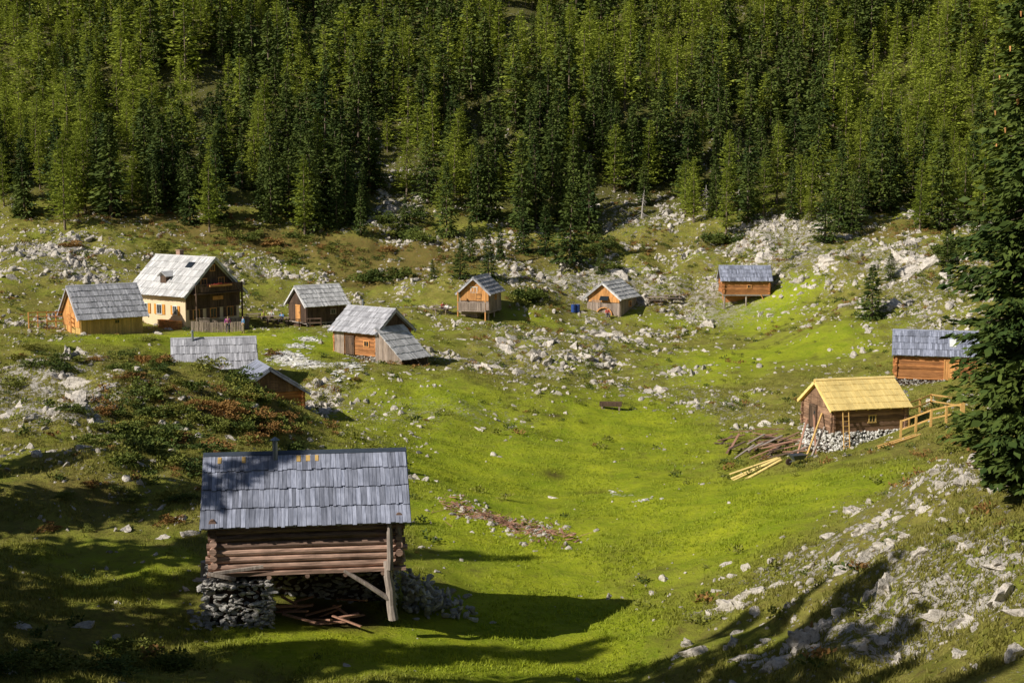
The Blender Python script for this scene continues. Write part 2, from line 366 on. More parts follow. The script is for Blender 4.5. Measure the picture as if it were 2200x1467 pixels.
# ---------------------------------------------------------------- hut builder
def place_on(face,L,W):
    return {'front':((0,-W/2-.085,0),(1,0,0),(0,-1,0)),'back':((0,W/2+.085,0),(-1,0,0),(0,1,0)),
            'left':((-L/2-.085,0,0),(0,-1,0),(-1,0,0)),'right':((L/2+.085,0,0),(0,1,0),(1,0,0))}[face]
def fr(face,L,W,u,z,out=0):
    o,t,nr=[Vector(q) for q in place_on(face,L,W)]
    return o+t*u+nr*out+Vector((0,0,z)),t,nr
def boxon(mb,face,L,W,u,z,w,h,th_,out=0):
    c,t,nr=fr(face,L,W,u,z,out)
    sx=abs(t.x)*w+abs(nr.x)*th_; sy=abs(t.y)*w+abs(nr.y)*th_
    mb.box(c,(sx,sy,h))
def window(root,face,L,W,u,z,w,h,fm,pm=None,shutters=None,name='window'):
    e=MB()
    for du,dz,ww,hh_ in ((0,h/2,w+.16,.08),(0,-h/2,w+.16,.08),(-w/2,0,.08,h-.085),(w/2,0,.08,h-.085),(0,0,.035,h-.085)):
        boxon(e,face,L,W,u+du,z+dz,ww,hh_,.08,.03)
    f_=bpy.data.objects.new(name,None); COL.objects.link(f_); f_.parent=root
    e.obj('frame',fm,f_)
    p=MB(); boxon(p,face,L,W,u,z,w-.07,h-.07,.03,.02); p.obj('pane',pm or m_glass,f_)
    if shutters:
        for sg in (-1,1):
            s=MB()
            for k in range(3): boxon(s,face,L,W,u+sg*(w/2+.1+w*.25)+(k-1)*w*.16,z,w*.15,h+.05,.04,.035)
            s.obj('shutter',shutters,f_)
    return f_
def door(root,face,L,W,u,z0,w,h,mat):
    s=MB(); nbd=5
    for k in range(nbd): boxon(s,face,L,W,u+(k-(nbd-1)/2)*w/nbd,z0+h/2,w/nbd*.95,h,.05,.03)
    d=s.obj('door',mat,root)
    f=MB(); boxon(f,face,L,W,u-w/2-.06,z0+h/2,.09,h+.05,.1,.04); boxon(f,face,L,W,u+w/2+.06,z0+h/2,.09,h+.05,.1,.04); boxon(f,face,L,W,u,z0+h+.075,w+.25,.09,.12,.04)
    f.obj('door_frame',mat,root)
    k=MB(); boxon(k,face,L,W,u+w*.35,z0+1.0,.05,.14,.06,.08); k.obj('handle',m_darkmetal,d)
def roofmesh(L,W,Rz,A,ohx,ohy,courses,bw=.17,sides=(-1,1),th_=.03,ohy2=None,k_=1.0):
    mb=MB(); ca,sa=math.cos(A),math.sin(A)
    for sg in sides:
        oh=ohy if (sg<0 or ohy2 is None) else ohy2
        Ls=(W/2+oh)/ca; X0=-L/2-ohx; X1=L/2+ohx
        def q(u,v,n_): return (u,sg*(v*ca+n_*sa),Rz-v*sa+n_*ca)
        b_=[q(X0+.05,0.02,-.06),q(X1-.05,0.02,-.06),q(X1-.05,Ls-.05,-.06),q(X0+.05,Ls-.05,-.06)]
        t_=[q(X0+.05,0.02,-.012),q(X1-.05,0.02,-.012),q(X1-.05,Ls-.05,-.012),q(X0+.05,Ls-.05,-.012)]
        mb.hexa(b_,t_)
        cl=Ls/courses
        for j in range(courses):
            u=X0+random.uniform(-.02,.02)
            while u<X1-.03:
                w=bw*random.uniform(.7,1.3); w=min(w,X1-u+.02)
                v0=max(0,j*cl-.12); v1=(j+1)*cl+random.uniform(-.03,.05)*k_
                n0=.0+random.uniform(0,.006); n1=.055*k_+random.uniform(-.008,.018)*k_
                g_=.006
                t0=n0+th_*k_;t1=n1+th_*k_; k1=random.uniform(-.01,.01)*k_
                b_=[q(u+g_,v0,n0),q(u+w-g_,v0,n0),q(u+w-g_,v1,n1+k1),q(u+g_,v1,n1)]
                t_=[q(u+g_,v0,t0),q(u+w-g_,v0,t0),q(u+w-g_,v1,t1+k1),q(u+g_,v1,t1)]
                mb.hexa(b_,t_); u+=w
        for X in (X0-.01,X1+.01):
            b_=[q(X-.03,-.02,-.2),q(X+.03,-.02,-.2),q(X+.03,Ls-.02,-.2),q(X-.03,Ls-.02,-.2)]
            t_=[q(X-.03,-.02,-.02),q(X+.03,-.02,-.02),q(X+.03,Ls-.02,-.02),q(X-.03,Ls-.02,-.02)]
            mb.hexa(b_,t_)
        for k in range(int((X1-X0)/.8)+1):
            u=X0+.2+k*.8
            if u>X1-.1: break
            b_=[q(u-.05,.1,-.2),q(u+.05,.1,-.2),q(u+.05,Ls-.12,-.2),q(u-.05,Ls-.12,-.2)]
            t_=[q(u-.05,.1,-.062),q(u+.05,.1,-.062),q(u+.05,Ls-.12,-.062),q(u-.05,Ls-.12,-.062)]
            mb.hexa(b_,t_)
    return mb
def hut(name,label,loc,yaw,L,W,z0,hw,ang,ohx,ohy,mw,mg,mr,courses=5,found='stone',walls='log',capmat=None,mf=None,ohy2=None,base=-1.3,lh=.2,cat='hut',rk_=1.0,bw=.17,lj=0):
    root=thing(name,loc,R(yaw),label,cat)
    A=R(ang); ridge=hw+math.tan(A)*W/2
    w=MB()
    if walls=='log':
        nl=max(2,round((hw-z0)/lh)); l=(hw-z0)/nl
        for i in range(nl):
            for sg in (-1,1):
                z=z0+(i+.5)*l
                if lj:
                    yy_=sg*W/2; e1=random.uniform(.15,.35); e2=random.uniform(.15,.35)
                    w.cyl((-L/2-e1,yy_,z+random.uniform(-.02,.02)),(L/2+e2,yy_,z+random.uniform(-.02,.02)),l*.52,l*.47,10,.012)
                    w.cyl((sg*L/2,-W/2-e2,z+l*.45),(sg*L/2,W/2+e1,z+l*.45),l*.5,l*.47,10,.012)
                else:
                    w.box((random.uniform(-.04,.04),sg*W/2,z),(L+.4+random.uniform(-.08,.08),.15+random.uniform(-.03,.035),l*.93),None,.018)
                    w.box((sg*L/2,random.uniform(-.03,.03),z+l*.45),(.15+random.uniform(-.02,.03),W+.36+random.uniform(-.08,.08),l*.93),None,.018)
        w.box((0,0,(z0+hw)/2),(L-.04,W-.04,hw-z0-.02))  # unseen inner box, added to block light through gaps between logs
    elif walls=='board':
        w.box((0,0,(z0+hw)/2),(L,W,hw-z0))
        for sg in (-1,1):
            x=-L/2
            while x<L/2:
                b0=random.uniform(.13,.2); b0=min(b0,L/2-x+.01); w.box((x+b0/2,sg*(W/2+.045),(z0+hw)/2),(b0*.94,.05+random.uniform(0,.02),hw-z0+random.uniform(-.03,.06))); x+=b0
            y=-W/2
            while y<W/2:
                b0=random.uniform(.13,.2); b0=min(b0,W/2-y+.01); w.box((sg*(L/2+.045),y+b0/2,(z0+hw)/2),(.05+random.uniform(0,.02),b0*.94,hw-z0+random.uniform(-.03,.04))); y+=b0
    else:
        w.box((0,0,(z0+hw)/2),(L+.1,W+.1,hw-z0))
    w.obj('wall',mw,root)
    for sg in (-1,1):
        gm_=MB()
        y=-W/2-.05
        while y<W/2:
            y1=min(y+random.uniform(.14,.2),W/2+.05)
            if y<0<y1: y1=0.0
            ta=ridge-abs(y)*math.tan(A)-.06; tb=ridge-abs(y1)*math.tan(A)-.06
            zz=hw-.04+random.uniform(-.05,.02); X=sg*(L/2+.1); dx=.025+random.uniform(0,.015); g_=.006
            gm_.hexa([(X-dx,y+g_,zz),(X+dx,y+g_,zz),(X+dx,y1-g_,zz),(X-dx,y1-g_,zz)],[(X-dx,y+g_,max(ta,zz+.01)),(X+dx,y+g_,max(ta,zz+.01)),(X+dx,y1-g_,max(tb,zz+.01)),(X-dx,y1-g_,max(tb,zz+.01))])
            y=y1
        gm_.obj('gable',mg,root)
    rf=roofmesh(L,W,ridge+.16,A,ohx,ohy,courses,ohy2=ohy2,k_=rk_,bw=bw).obj('roof',mr,root)
    cp=MB(); X=L/2+ohx+.03
    zz=ridge+.16+.05
    for sg in (-1,1):
        ca,sa=math.cos(A),math.sin(A)
        def q(u,v,n_): return (u,sg*(v*ca+n_*sa),zz-v*sa+n_*ca)
        e_=.003 if sg>0 else 0
        cp.hexa([q(-X,-.02+e_,.0),q(X,-.02+e_,.0),q(X,.17,.0),q(-X,.17,.0)],[q(-X,-.02+e_,.03),q(X,-.02+e_,.03),q(X,.17,.03),q(-X,.17,.03)])
    cp.obj('ridge_cap',capmat or mr,rf)
    if found=='stone':
        h=z0-base; e=.04
        core=MB(); core.box((0,0,base+h/2-.01),(L-.1,W-.1,h)); core.obj('foundation_core',m_soil,root)
        stones_on('foundation',mf or m_stone,root,[((-L/2-e,-W/2,base),(L+2*e,0,0),(0,0,h),(0,-1,0)),((-L/2-e,W/2,base),(L+2*e,0,0),(0,0,h),(0,1,0)),((-L/2,-W/2,base),(0,W,0),(0,0,h),(-1,0,0)),((L/2,-W/2,base),(0,W,0),(0,0,h),(1,0,0))])
    elif found=='stilt':
        b_=MB(); h=z0-base
        b_.box((0,W*.2,base+h/2-.01),(L-.3,W*.55,h)); b_.obj('cellar_wall',mf or m_bd_dark,root)
        for x in (-L/2+.1,0,L/2-.1):
            p=MB(); p.cyl((x,-W/2+.1,base),(x,-W/2+.1,z0+.02),.11,.1,8,.012); p.obj('post',m_post,root)
        fl=MB(); fl.box((0,0,z0-.09),(L+.2,W+.16,.14)); fl.obj('floor_beam',m_post,root)
    return root,ridge,A,rf
def pipe(root,x,y,z,h=.9,r=.09):
    p=MB(); p.cyl((x,y,z),(x,y,z+h),r,r,12); p.cyl((x,y,z+h+.06),(x,y,z+h+.18),r*1.9,.02,12); p.cyl((x,y,z+h-.02),(x,y,z+h+.07),r*.6,r*.6,6); p.obj('chimney',m_metal,root)
SPEC={}
def spec(k,px,py,d,r):
    p=pt(px,py,d); SPEC[k]=p; HUTP.append((p[0],p[1],r))
spec('A',663,1322,53.7,6); spec('B',1832,952,90,6); spec('C',2002,822,112,6); spec('D',402,700,151,9); spec('E',222,714,142,7); spec('Fh',682,697,158,6)
spec('G',812,768,130,7); spec('Hh',462,845,117,6); spec('I',565,885,105,5); spec('J',1030,684,160,5); spec('K',1312,676,170,5); spec('L',1600,655,172,5)
# ---------------------------------------------------------------- build terrain
xs=np.unique(np.concatenate([np.arange(-260,-80,4),np.arange(-80,-45,.9),np.arange(-45,45,.38),np.arange(45,80,.9),np.arange(80,261,4)]))
ys=np.unique(np.concatenate([np.arange(-60,25,2.5),np.arange(25,120,.35),np.arange(120,200,.55),np.arange(200,300,1.5),np.arange(300,460,4)]))
X,Y=np.meshgrid(xs,ys)
Zt=H(X,Y)
nx,ny=len(xs),len(ys)
idx=np.arange(nx*ny).reshape(ny,nx)
Fq=np.stack([idx[:-1,:-1],idx[:-1,1:],idx[1:,1:],idx[1:,:-1]],-1).reshape(-1,4)
forest_m=smooth((Y-192)/16)
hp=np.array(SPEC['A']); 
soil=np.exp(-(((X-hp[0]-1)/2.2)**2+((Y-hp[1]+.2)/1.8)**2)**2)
for (px,py,r_) in ((1330,872,1.4),(1680,970,2.3),(1280,1050,1.1),(1190,895,.8),(1190,1015,.8)):
    q_=hit(px,py); soil=np.maximum(soil,.8*np.exp(-(((X-q_[0])/r_)**2+((Y-q_[1])/(r_*1.3))**2)))
gr=mk('ground',np.stack([X,Y,Zt],-1).reshape(-1,3),Fq,m_ground,None,True,attrs={'lush':zone(LUSH,X,Y)*(1-forest_m),'rocky':np.maximum(zone(ROCKY,X,Y),forest_m*.5),'heath':np.maximum(zone(HEATH,X,Y),forest_m*.5),'gravel':zone(GRAV,X,Y),'soil':soil,'woods':forest_m*.8})
gr['kind']='structure'; gr['label']='green alpine pasture hollow with pale limestone outcrops and slopes'; gr['category']='ground'
def gz(x,y): return float(H(np.array([x]),np.array([y]))[0])
def loc2w(p,yaw,x,y):
    c_,s_=math.cos(R(yaw)),math.sin(R(yaw)); return p[0]+x*c_-y*s_,p[1]+x*s_+y*c_
# ---------------------------------------------------------------- huts
p=SPEC['A']; L,W=6.8,4.4
rt,ridge,A_,rf=hut('wooden_hut','weathered log hut with blue-grey shingle roof on stone base',(p[0],p[1],1.0),8,L,W,1.7,3.6,40.5,.42,.45,m_log_front,m_bd_dark,m_roof_blue,4,found=None,capmat=m_darkmetal,lh=.27,lj=1)
ca,sa=math.cos(A_),math.sin(A_)
for x in (-3.3,-2.4,-.35,.0,.35):
    ns=MB(); Rz=ridge+.16
    def q(u,v,n_): return (u,-(v*ca+n_*sa),Rz-v*sa+n_*ca)
    w_=random.uniform(.12,.22)
    ns.hexa([q(x,.2,.045),q(x+w_,.2,.045),q(x+w_,.5,.062),q(x,.5,.062)],[q(x,.2,.07),q(x+w_,.2,.07),q(x+w_,.5,.085),q(x,.5,.085)])
    ns.obj('new_shingle',m_bd_yel,rf)
pipe(rt,-1.15,-.25,ridge-.1,.75,.1)
fl=MB(); fl.box((0,-W/2-.08,1.6),(L+.5,.36,.12)); fl.box((0,W/2,1.6),(L+.2,.2,.14)); fl.box((0,0,1.58),(L-.2,W-.3,.08))
for x in (-2.8,-1.4,0,1.4,2.8): fl.cyl((x,-W/2-.25,1.46),(x,W/2,1.46),.09,.09,8)
fl.obj('floor_beam',m_log_front,rt)
stones_on('foundation',m_stone,rt,[((-3.7,-2.45,-.9),(2.35,0,0),(0,.15,2.2),(0,-1,0)),((-1.4,-2.3,-.9),(0,2.2,0),(0,0,2.2),(1,0,0)),((-3.75,-2.3,-.9),(0,4.4,0),(0,0,2.2),(-1,0,0)),((-3.6,1.9,-.9),(7.2,0,0),(0,0,2.4),(0,-1,0)),((3.35,0,-.9),(0,2.2,0),(0,0,2.4),(1,0,0)),((-4.0,-2.5,1.2),(2.5,0,0),(0,1.0,0.1),(0,0,1)),((-4.3,-2.6,-.4),(3.0,0,0),(0,.3,.9),(0,-1,0))],.2,RKF)
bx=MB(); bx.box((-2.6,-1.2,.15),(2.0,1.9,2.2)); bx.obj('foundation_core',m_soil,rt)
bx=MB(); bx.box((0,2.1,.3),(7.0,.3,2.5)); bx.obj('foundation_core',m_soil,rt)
po=MB(); po.cyl((3.15,-2.4,-.35),(2.95,-2.35,1.9),.19,.15,10,.03); po.obj('post',m_post,rt)
po=MB(); po.cyl((3.05,-2.5,1.6),(3.05,-2.5,3.4),.13,.1,8,.02); po.obj('post',m_post,rt)
br=MB(); br.cyl((3.0,-2.45,.45),(1.35,-2.4,1.62),.1,.08,8,.02); br.obj('brace',m_post,rt)
for a_,b_ in (((3.35,-2.4,3.4),(3.6,-2.2,1.8)),((-3.6,-2.5,1.7),(-2.6,-2.7,1.5)),((-3.4,-2.55,1.72),(-1.6,-2.5,1.9))):
    sl=MB(); sl.beam(a_,b_,.1,.11,.01); sl.obj('brace',m_post,rt)
door(rt,'left',L,W,.3,1.7,.9,1.6,m_bd_dark)
for k in range(18):
    b_=MB(); a=random.uniform(-.8,.8); cx=random.uniform(-.9,1.9); cy=random.uniform(-2.1,.4)
    wx,wy=loc2w(p,8,cx,cy); z=gz(wx,wy)+.06+k*.028
    b_.box((0,0,0),(random.uniform(.7,1.6),.14,.05),None,.01); o=b_.obj('plank',m_plank); o.location=(wx,wy,z); o.rotation_euler=(random.uniform(-.2,.2),random.uniform(-.4,.4),a)
    o['label']='old reddish plank lying beneath the raised hut'; o['category']='plank'; o['group']='old planks under the hut'
# B
p=SPEC['B']; L,W=4.95,4.0
zb=pt(1832,952,90)[2]
rt,ridge,A_,rf=hut('wooden_hut','brown log hut with bright yellow new roof on white stones',(p[0],p[1],zb+.1),15,L,W,1.0,2.6,34,.32,.38,m_log_brown,m_log_brown,m_roof_new,5,mf=m_stonew,base=-1.6,rk_=.5,bw=.2)
window(rt,'front',L,W,.15,1.85,.45,.45,m_bd_yel)
door(rt,'left',L,W,-.5,1.0,.8,1.35,m_bd_dark)
po=MB(); po.box((L/2+.22,-W/2-.15,1.0),(.12,.12,1.6)); po.obj('post',m_new,rt)
P_=[];S_=[]
for k in range(520):
    u=random.uniform(-L/2-.3,L/2+.2); v=random.random(); P_.append((u,-W/2-.05-v*.8,1.08-v*1.0+random.uniform(-.06,.06))); S_.append(random.uniform(.07,.2))
V,Fc=scatter(RKF1,np.array(P_),np.array(S_),.4); o=mk('stone_bank',V,Fc,m_stonew,rt)
# C
p=SPEC['C']; L,W=5.9,4.4
rt,ridge,A_,rf=hut('wooden_hut','red-brown log hut with weathered grey shingle roof',(p[0]+.15,p[1],p[2]+.05),-15,L,W,.5,2.45,34,.3,.4,m_log_red,m_bd_dark,m_roof_blue,4)
an=MB(); an.cyl((1.3,-1.0,ridge-.5),(1.3,-1.0,ridge+1.0),.03,.03,6); an.beam((1.05,-1.0,ridge+.8),(1.55,-1.0,ridge+.8),.04,.04); an.beam((1.1,-1.0,ridge+.5),(1.5,-1.0,ridge+.5),.04,.04); an.obj('antenna',m_metal,rt)
sk=MB(); sk.box((1.3,-1.35,ridge-.62),(.5,.9,.05),Euler((R(34),0,0)).to_matrix()); sk.obj('skylight',m_white,rf)
door(rt,'front',L,W,1.2,.5,.9,1.5,m_bd_orange)
# D
p=SPEC['D']; L,W=8.2,7.2; zD=p[2]+.65
rt,ridge,A_,rf=hut('mountain_house','cream plastered mountain house with grey roof and dark timber gable',(p[0],p[1],zD),-37,L,W,-1.4,3.4,42,.7,.75,m_plaster,m_bd_dark,m_roof_pale,6,found=None,walls='plaster',cat='house')
for u in (-2.2,.1): window(rt,'front',L,W,u,1.45,.75,1.0,m_white,shutters=m_shut)
window(rt,'front',L,W,2.6,1.45,.6,.9,m_white,shutters=m_shut)
gb=MB(); y=-W/2
while y<W/2:
    w_=random.uniform(.14,.2); gb.box((L/2+.09,y+w_/2,2.6),(.06,w_*.94,2.1)); y+=w_
gb.obj('cladding',m_bd_dark,rt)
for u in (-2.3,0,2.3): window(rt,'right',L,W,u,1.0,.8,1.0,m_bd_orange,shutters=m_bd_dark)
for u in (-1.2,1.2): window(rt,'right',L,W,u,4.15,.8,1.0,m_bd_orange)
window(rt,'right',L,W,0,5.7,.6,.6,m_bd_orange)
bal=bpy.data.objects.new('balcony',None); COL.objects.link(bal); bal.parent=rt
b_=MB(); b_.box((L/2+.65,0,3.15),(1.2,W-.8,.12)); b_.obj('balcony_floor',m_bd_dark,bal)
b_=MB(); b_.box((L/2+1.2,0,4.1),(.08,W-.8,.08)); b_.box((L/2+1.2,0,3.35),(.06,W-.8,.08))
y=-W/2+.4
while y<W/2-.4: b_.box((L/2+1.24,y,3.72),(.03,.14,.78)); y+=.19
b_.obj('railing',m_bd_dark,bal)
for y in (-W/2+.5,W/2-.5): 
    q=MB(); q.box((L/2+1.15,y,1.8),(.14,.14,4.6)); q.obj('post',m_bd_dark,bal)
fb=MB(); fb.box((L/2+1.36,0,3.95),(.2,3.0,.2)); fbo=fb.obj('flower_box',m_bd_orange,bal)
v=rng.normal(size=(90,3))*[.05,.75,.05]+[L/2+1.38,0,4.1]
V,Fc=scatter(RK1,v,np.full(90,.05)); fl_=mk('flowers',V,Fc,m_red,fbo); fl_['kind']='stuff'
sg_=MB(); sg_.box((L/2+.2,.6,2.55),(.06,1.4,.4)); sg_.obj('sign_board',m_bd_orange,rt)
ch=MB(); ch.box((-1.2,.3,ridge+.15),(.6,.55,1.1)); ch.box((-1.2,.3,ridge+.74),(.72,.66,.08)); ch.obj('chimney',m_brick,rf)
sk=MB(); sk.box((2.0,-1.05,ridge+.16-1.05*math.tan(A_)+.14),(1.0,.8,.07),Euler((A_,0,0)).to_matrix()); sk.obj('skylight',m_glass,rf)
dm=bpy.data.objects.new('dormer',None); COL.objects.link(dm); dm.parent=rf
yd=-2.5; zd=ridge+.16-2.5*math.tan(A_)
q=MB(); q.hexa([(.0-.45,yd-.55,zd-.55),(.45,yd-.55,zd-.55),(.45,yd+.3,zd-.1),(-.45,yd+.3,zd-.1)],[(-.45,yd-.55,zd+.35),(.45,yd-.55,zd+.35),(.45,yd+.3,zd+.4),(-.45,yd+.3,zd+.4)]); q.obj('dormer_wall',m_bd_dark,dm)
q=MB()
for sg in (-1,1): q.hexa([(0,yd-.8,zd+.75),(sg*.75,yd-.8,zd+.25),(sg*.75,yd+1.0,zd+.25),(0,yd+1.2,zd+.75)],[(0,yd-.8,zd+.8),(sg*.75,yd-.8,zd+.3),(sg*.75,yd+1.0,zd+.3),(0,yd+1.2,zd+.8)])
q.obj('dormer_roof',m_roof_pale,dm)
wx,wy=loc2w(p,-37,2.2,-W/2-.5)
wp=MB()
for i in range(22):
    for j in range(6): wp.cyl((-1.6+i*.15+random.uniform(-.02,.02),-.28,.08+j*.15),(-1.6+i*.15,.25,.08+j*.15),.07,.07,6)
o=wp.obj('firewood_stack',m_bd_orange); o.location=(wx,wy,gz(wx,wy)); o.rotation_euler=(0,0,R(-37)); o['label']='stack of split firewood against the cream house wall'; o['category']='firewood'
# E
p=SPEC['E']; L,W=6.2,4.9
rt,ridge,A_,rf=hut('wooden_hut','honey coloured timber hut with big grey roof and deck',(p[0],p[1],p[2]+.3),36,L,W,-.4,1.9,45,.5,.7,m_bd_yel,m_bd_orange,m_roof_grey,6,found='stone',walls='board',base=-1.2)
window(rt,'left',L,W,0,2.9,.7,.7,m_bd_yel); window(rt,'front',L,W,.5,1.0,.5,.4,m_bd_yel); door(rt,'left',L,W,-.6,-.1,.9,1.8,m_bd_orange)
gb=MB()
for k in range(16): gb.box((-L/2-.12,-W/2+.2+k*.3,1.2),(.05,.27,1.3))
gb.obj('cladding',m_bd_orange,rt)
pe=p
# F
p=SPEC['Fh']; L,W=4.8,4.2
rt,ridge,A_,rf=hut('wooden_hut','dark brown timber hut with pale roof beside wooden benches',(p[0],p[1],p[2]+.2),36,L,W,.3,2.3,40,.4,.5,m_bd_dark,m_bd_dark,m_roof_pale,5,walls='board',found='stilt')
door(rt,'left',L,W,.3,.35,.9,1.7,m_bd_orange); window(rt,'front',L,W,.8,1.4,.6,.5,m_bd_grey); pf=p
# G
p=SPEC['G']; L,W=5.2,4.4
rt,ridge,A_,rf=hut('wooden_hut','orange-red timber hut with grey roof and pale sloping lean-to',(p[0]-.6,p[1]+.8,p[2]+.1),-38,L,W,.3,2.6,38,.45,.55,m_log_red,m_bd_dark,m_roof_grey,5,walls='log')
door(rt,'front',L,W,-.6,.3,.9,1.6,m_bd_dark); window(rt,'front',L,W,1.5,1.4,.6,.5,m_bd_orange)
gb=MB()
for k in range(7): gb.box((-L/2+.1+k*.18,-W/2-.13,1.35),(.165,.05,2.5))
gb.obj('cladding',m_bd_grey,rt)
lt=bpy.data.objects.new('lean_to',None); COL.objects.link(lt); lt.parent=rt
b_=MB(); x0,x1=L/2+.12,L/2+3.4; zt,zb_=2.95,.25
nc_=5
for j in range(nc_):
    y=-2.6
    while y<1.2:
        w_=random.uniform(.13,.22); a=j/nc_; c_=(j+1)/nc_+.02+random.uniform(-.01,.01)
        xa,xb=x0+(x1-x0)*max(0,a-.03),x0+(x1-x0)*c_; za,zb2=zt+(zb_-zt)*max(0,a-.03),zt+(zb_-zt)*c_+.06
        b_.hexa([(xa,y,za),(xb,y,zb2),(xb,y+w_*.94,zb2),(xa,y+w_*.94,za)],[(xa,y,za+.04),(xb,y,zb2+.04),(xb,y+w_*.94,zb2+.04),(xa,y+w_*.94,za+.04)]); y+=w_
b_.obj('lean_to_roof',m_roof_pale,lt)
for y_ in (-2.4,1.1):
    b_=MB()
    for k in range(16):
        xx=L/2+.2+k*.2; zt2=zt+(zb_-zt)*((xx-x0)/(x1-x0))-.08
        if zt2>.0: b_.box((xx,y_,(zt2-1)/2),(.18,.05,zt2+1))
    b_.obj('lean_to_wall',m_bd_grey,lt)
pipe(rt,-1.5,.4,ridge-.2,.8,.08)
# H
p=SPEC['Hh']; L,W=6.2,5.0
rt,ridge,A_,rf=hut('wooden_hut','low hut with weathered grey plank roof and metal stovepipe',(p[0],p[1],-.9),13,L,W,.2,2.55,37,.35,.55,m_log_dark,m_bd_dark,m_roof_grey,4)
pipe(rt,-1.7,-.3,ridge-.2,.9,.09)
# I
p=SPEC['I']
rt,ridge,A_,rf=hut('wooden_hut','small brown log shed with thin mossy plank roof',(p[0],p[1]+.5,p[2]+.15),112,3.8,5.0,.1,1.6,33.5,.5,.6,m_log_red,m_log_brown,m_roof_blue,4)
# J
p=SPEC['J']; 
rt,ridge,A_,rf=hut('wooden_hut','tall orange timber hut on posts with small balcony',(p[0]+.1,p[1]+1,p[2]),74,4.6,3.4,.9,3.1,42,.5,.45,m_bd_grey,m_bd_orange,m_roof_grey,5,walls='board',found='stilt',mf=m_bd_grey)
L,W=4.6,3.4
gb=MB()
for k in range(17): gb.box((-L/2-.13,-W/2+.1+k*.195,2.65),(.05,.18,1.05))
gb.obj('cladding',m_bd_orange,rt)
window(rt,'left',L,W,0,3.35,.7,.6,m_white); window(rt,'left',L,W,.6,2.6,.5,.5,m_bd_dark)
b_=MB(); b_.box((-L/2-.6,0,1.05),(1.1,W,.1)); b_.box((-L/2-1.1,0,2.0),(.07,W,.08))
for k in range(16): b_.box((-L/2-1.13,-W/2+.15+k*.2,1.52),(.03,.15,.9))
b_.obj('balcony',m_bd_grey,rt)
for y in (-W/2+.1,W/2-.1):
    q=MB(); q.box((-L/2-1.05,y,1.2),(.13,.13,3.9)); q.obj('post',m_bd_orange,rt)
window(rt,'front',L,W,0,2.4,.5,.5,m_bd_orange)
# K
p=SPEC['K']; L,W=4.8,4.2
rt,ridge,A_,rf=hut('wooden_hut','orange gabled timber hut with pale roof and solar panel',(p[0]+.2,p[1]+1,p[2]+.1),62,L,W,-.2,2.1,38,.5,.45,m_bd_grey,m_bd_orange,m_roof_pale,5,walls='board')
window(rt,'left',L,W,.2,2.9,.7,.7,m_bd_orange); door(rt,'left',L,W,-.9,-.1,.9,1.7,m_bd_grey)
gb=MB()
for k in range(20): gb.box((-L/2-.13,-W/2+.1+k*.2,1.85),(.05,.18,.65))
gb.obj('cladding',m_bd_orange,rt)
q=MB(); q.box((-L/2-.35,-.2,2.0),(.6,1.1,.05),Euler((0,R(-50),0)).to_matrix()); q.obj('solar_panel',m_glass,rt)
window(rt,'front',L,W,.4,1.2,.6,.6,m_bd_orange); q=MB()
for k in range(8):
    a=math.pi*k/8; a2=math.pi*(k+1)/8
    q.beam((-L/2-.25,-.2+math.cos(a)*1.0,.0+math.sin(a)*.9),(-L/2-.25,-.2+math.cos(a2)*1.0,.0+math.sin(a2)*.9),.15,.12)
q.obj('door_arch',m_bd_orange,rt)
# L
p=SPEC['L']; L,W=5.4,4.0
rt,ridge,A_,rf=hut('wooden_hut','red-orange log hut raised on posts with grey roof',(p[0],p[1]+.5,p[2]),-2,L,W,1.4,3.1,36,.4,.4,m_log_red,m_bd_dark,m_roof_blue,4,found='stilt',mf=m_log_red)
window(rt,'front',L,W,.3,2.35,.45,.4,m_bd_orange)
b_=MB(); b_.beam((L/2-.1,-W/2-.1,-.2),(L/2-1.0,-W/2-.1,1.4),.1,.1); b_.obj('brace',m_bd_orange,rt)
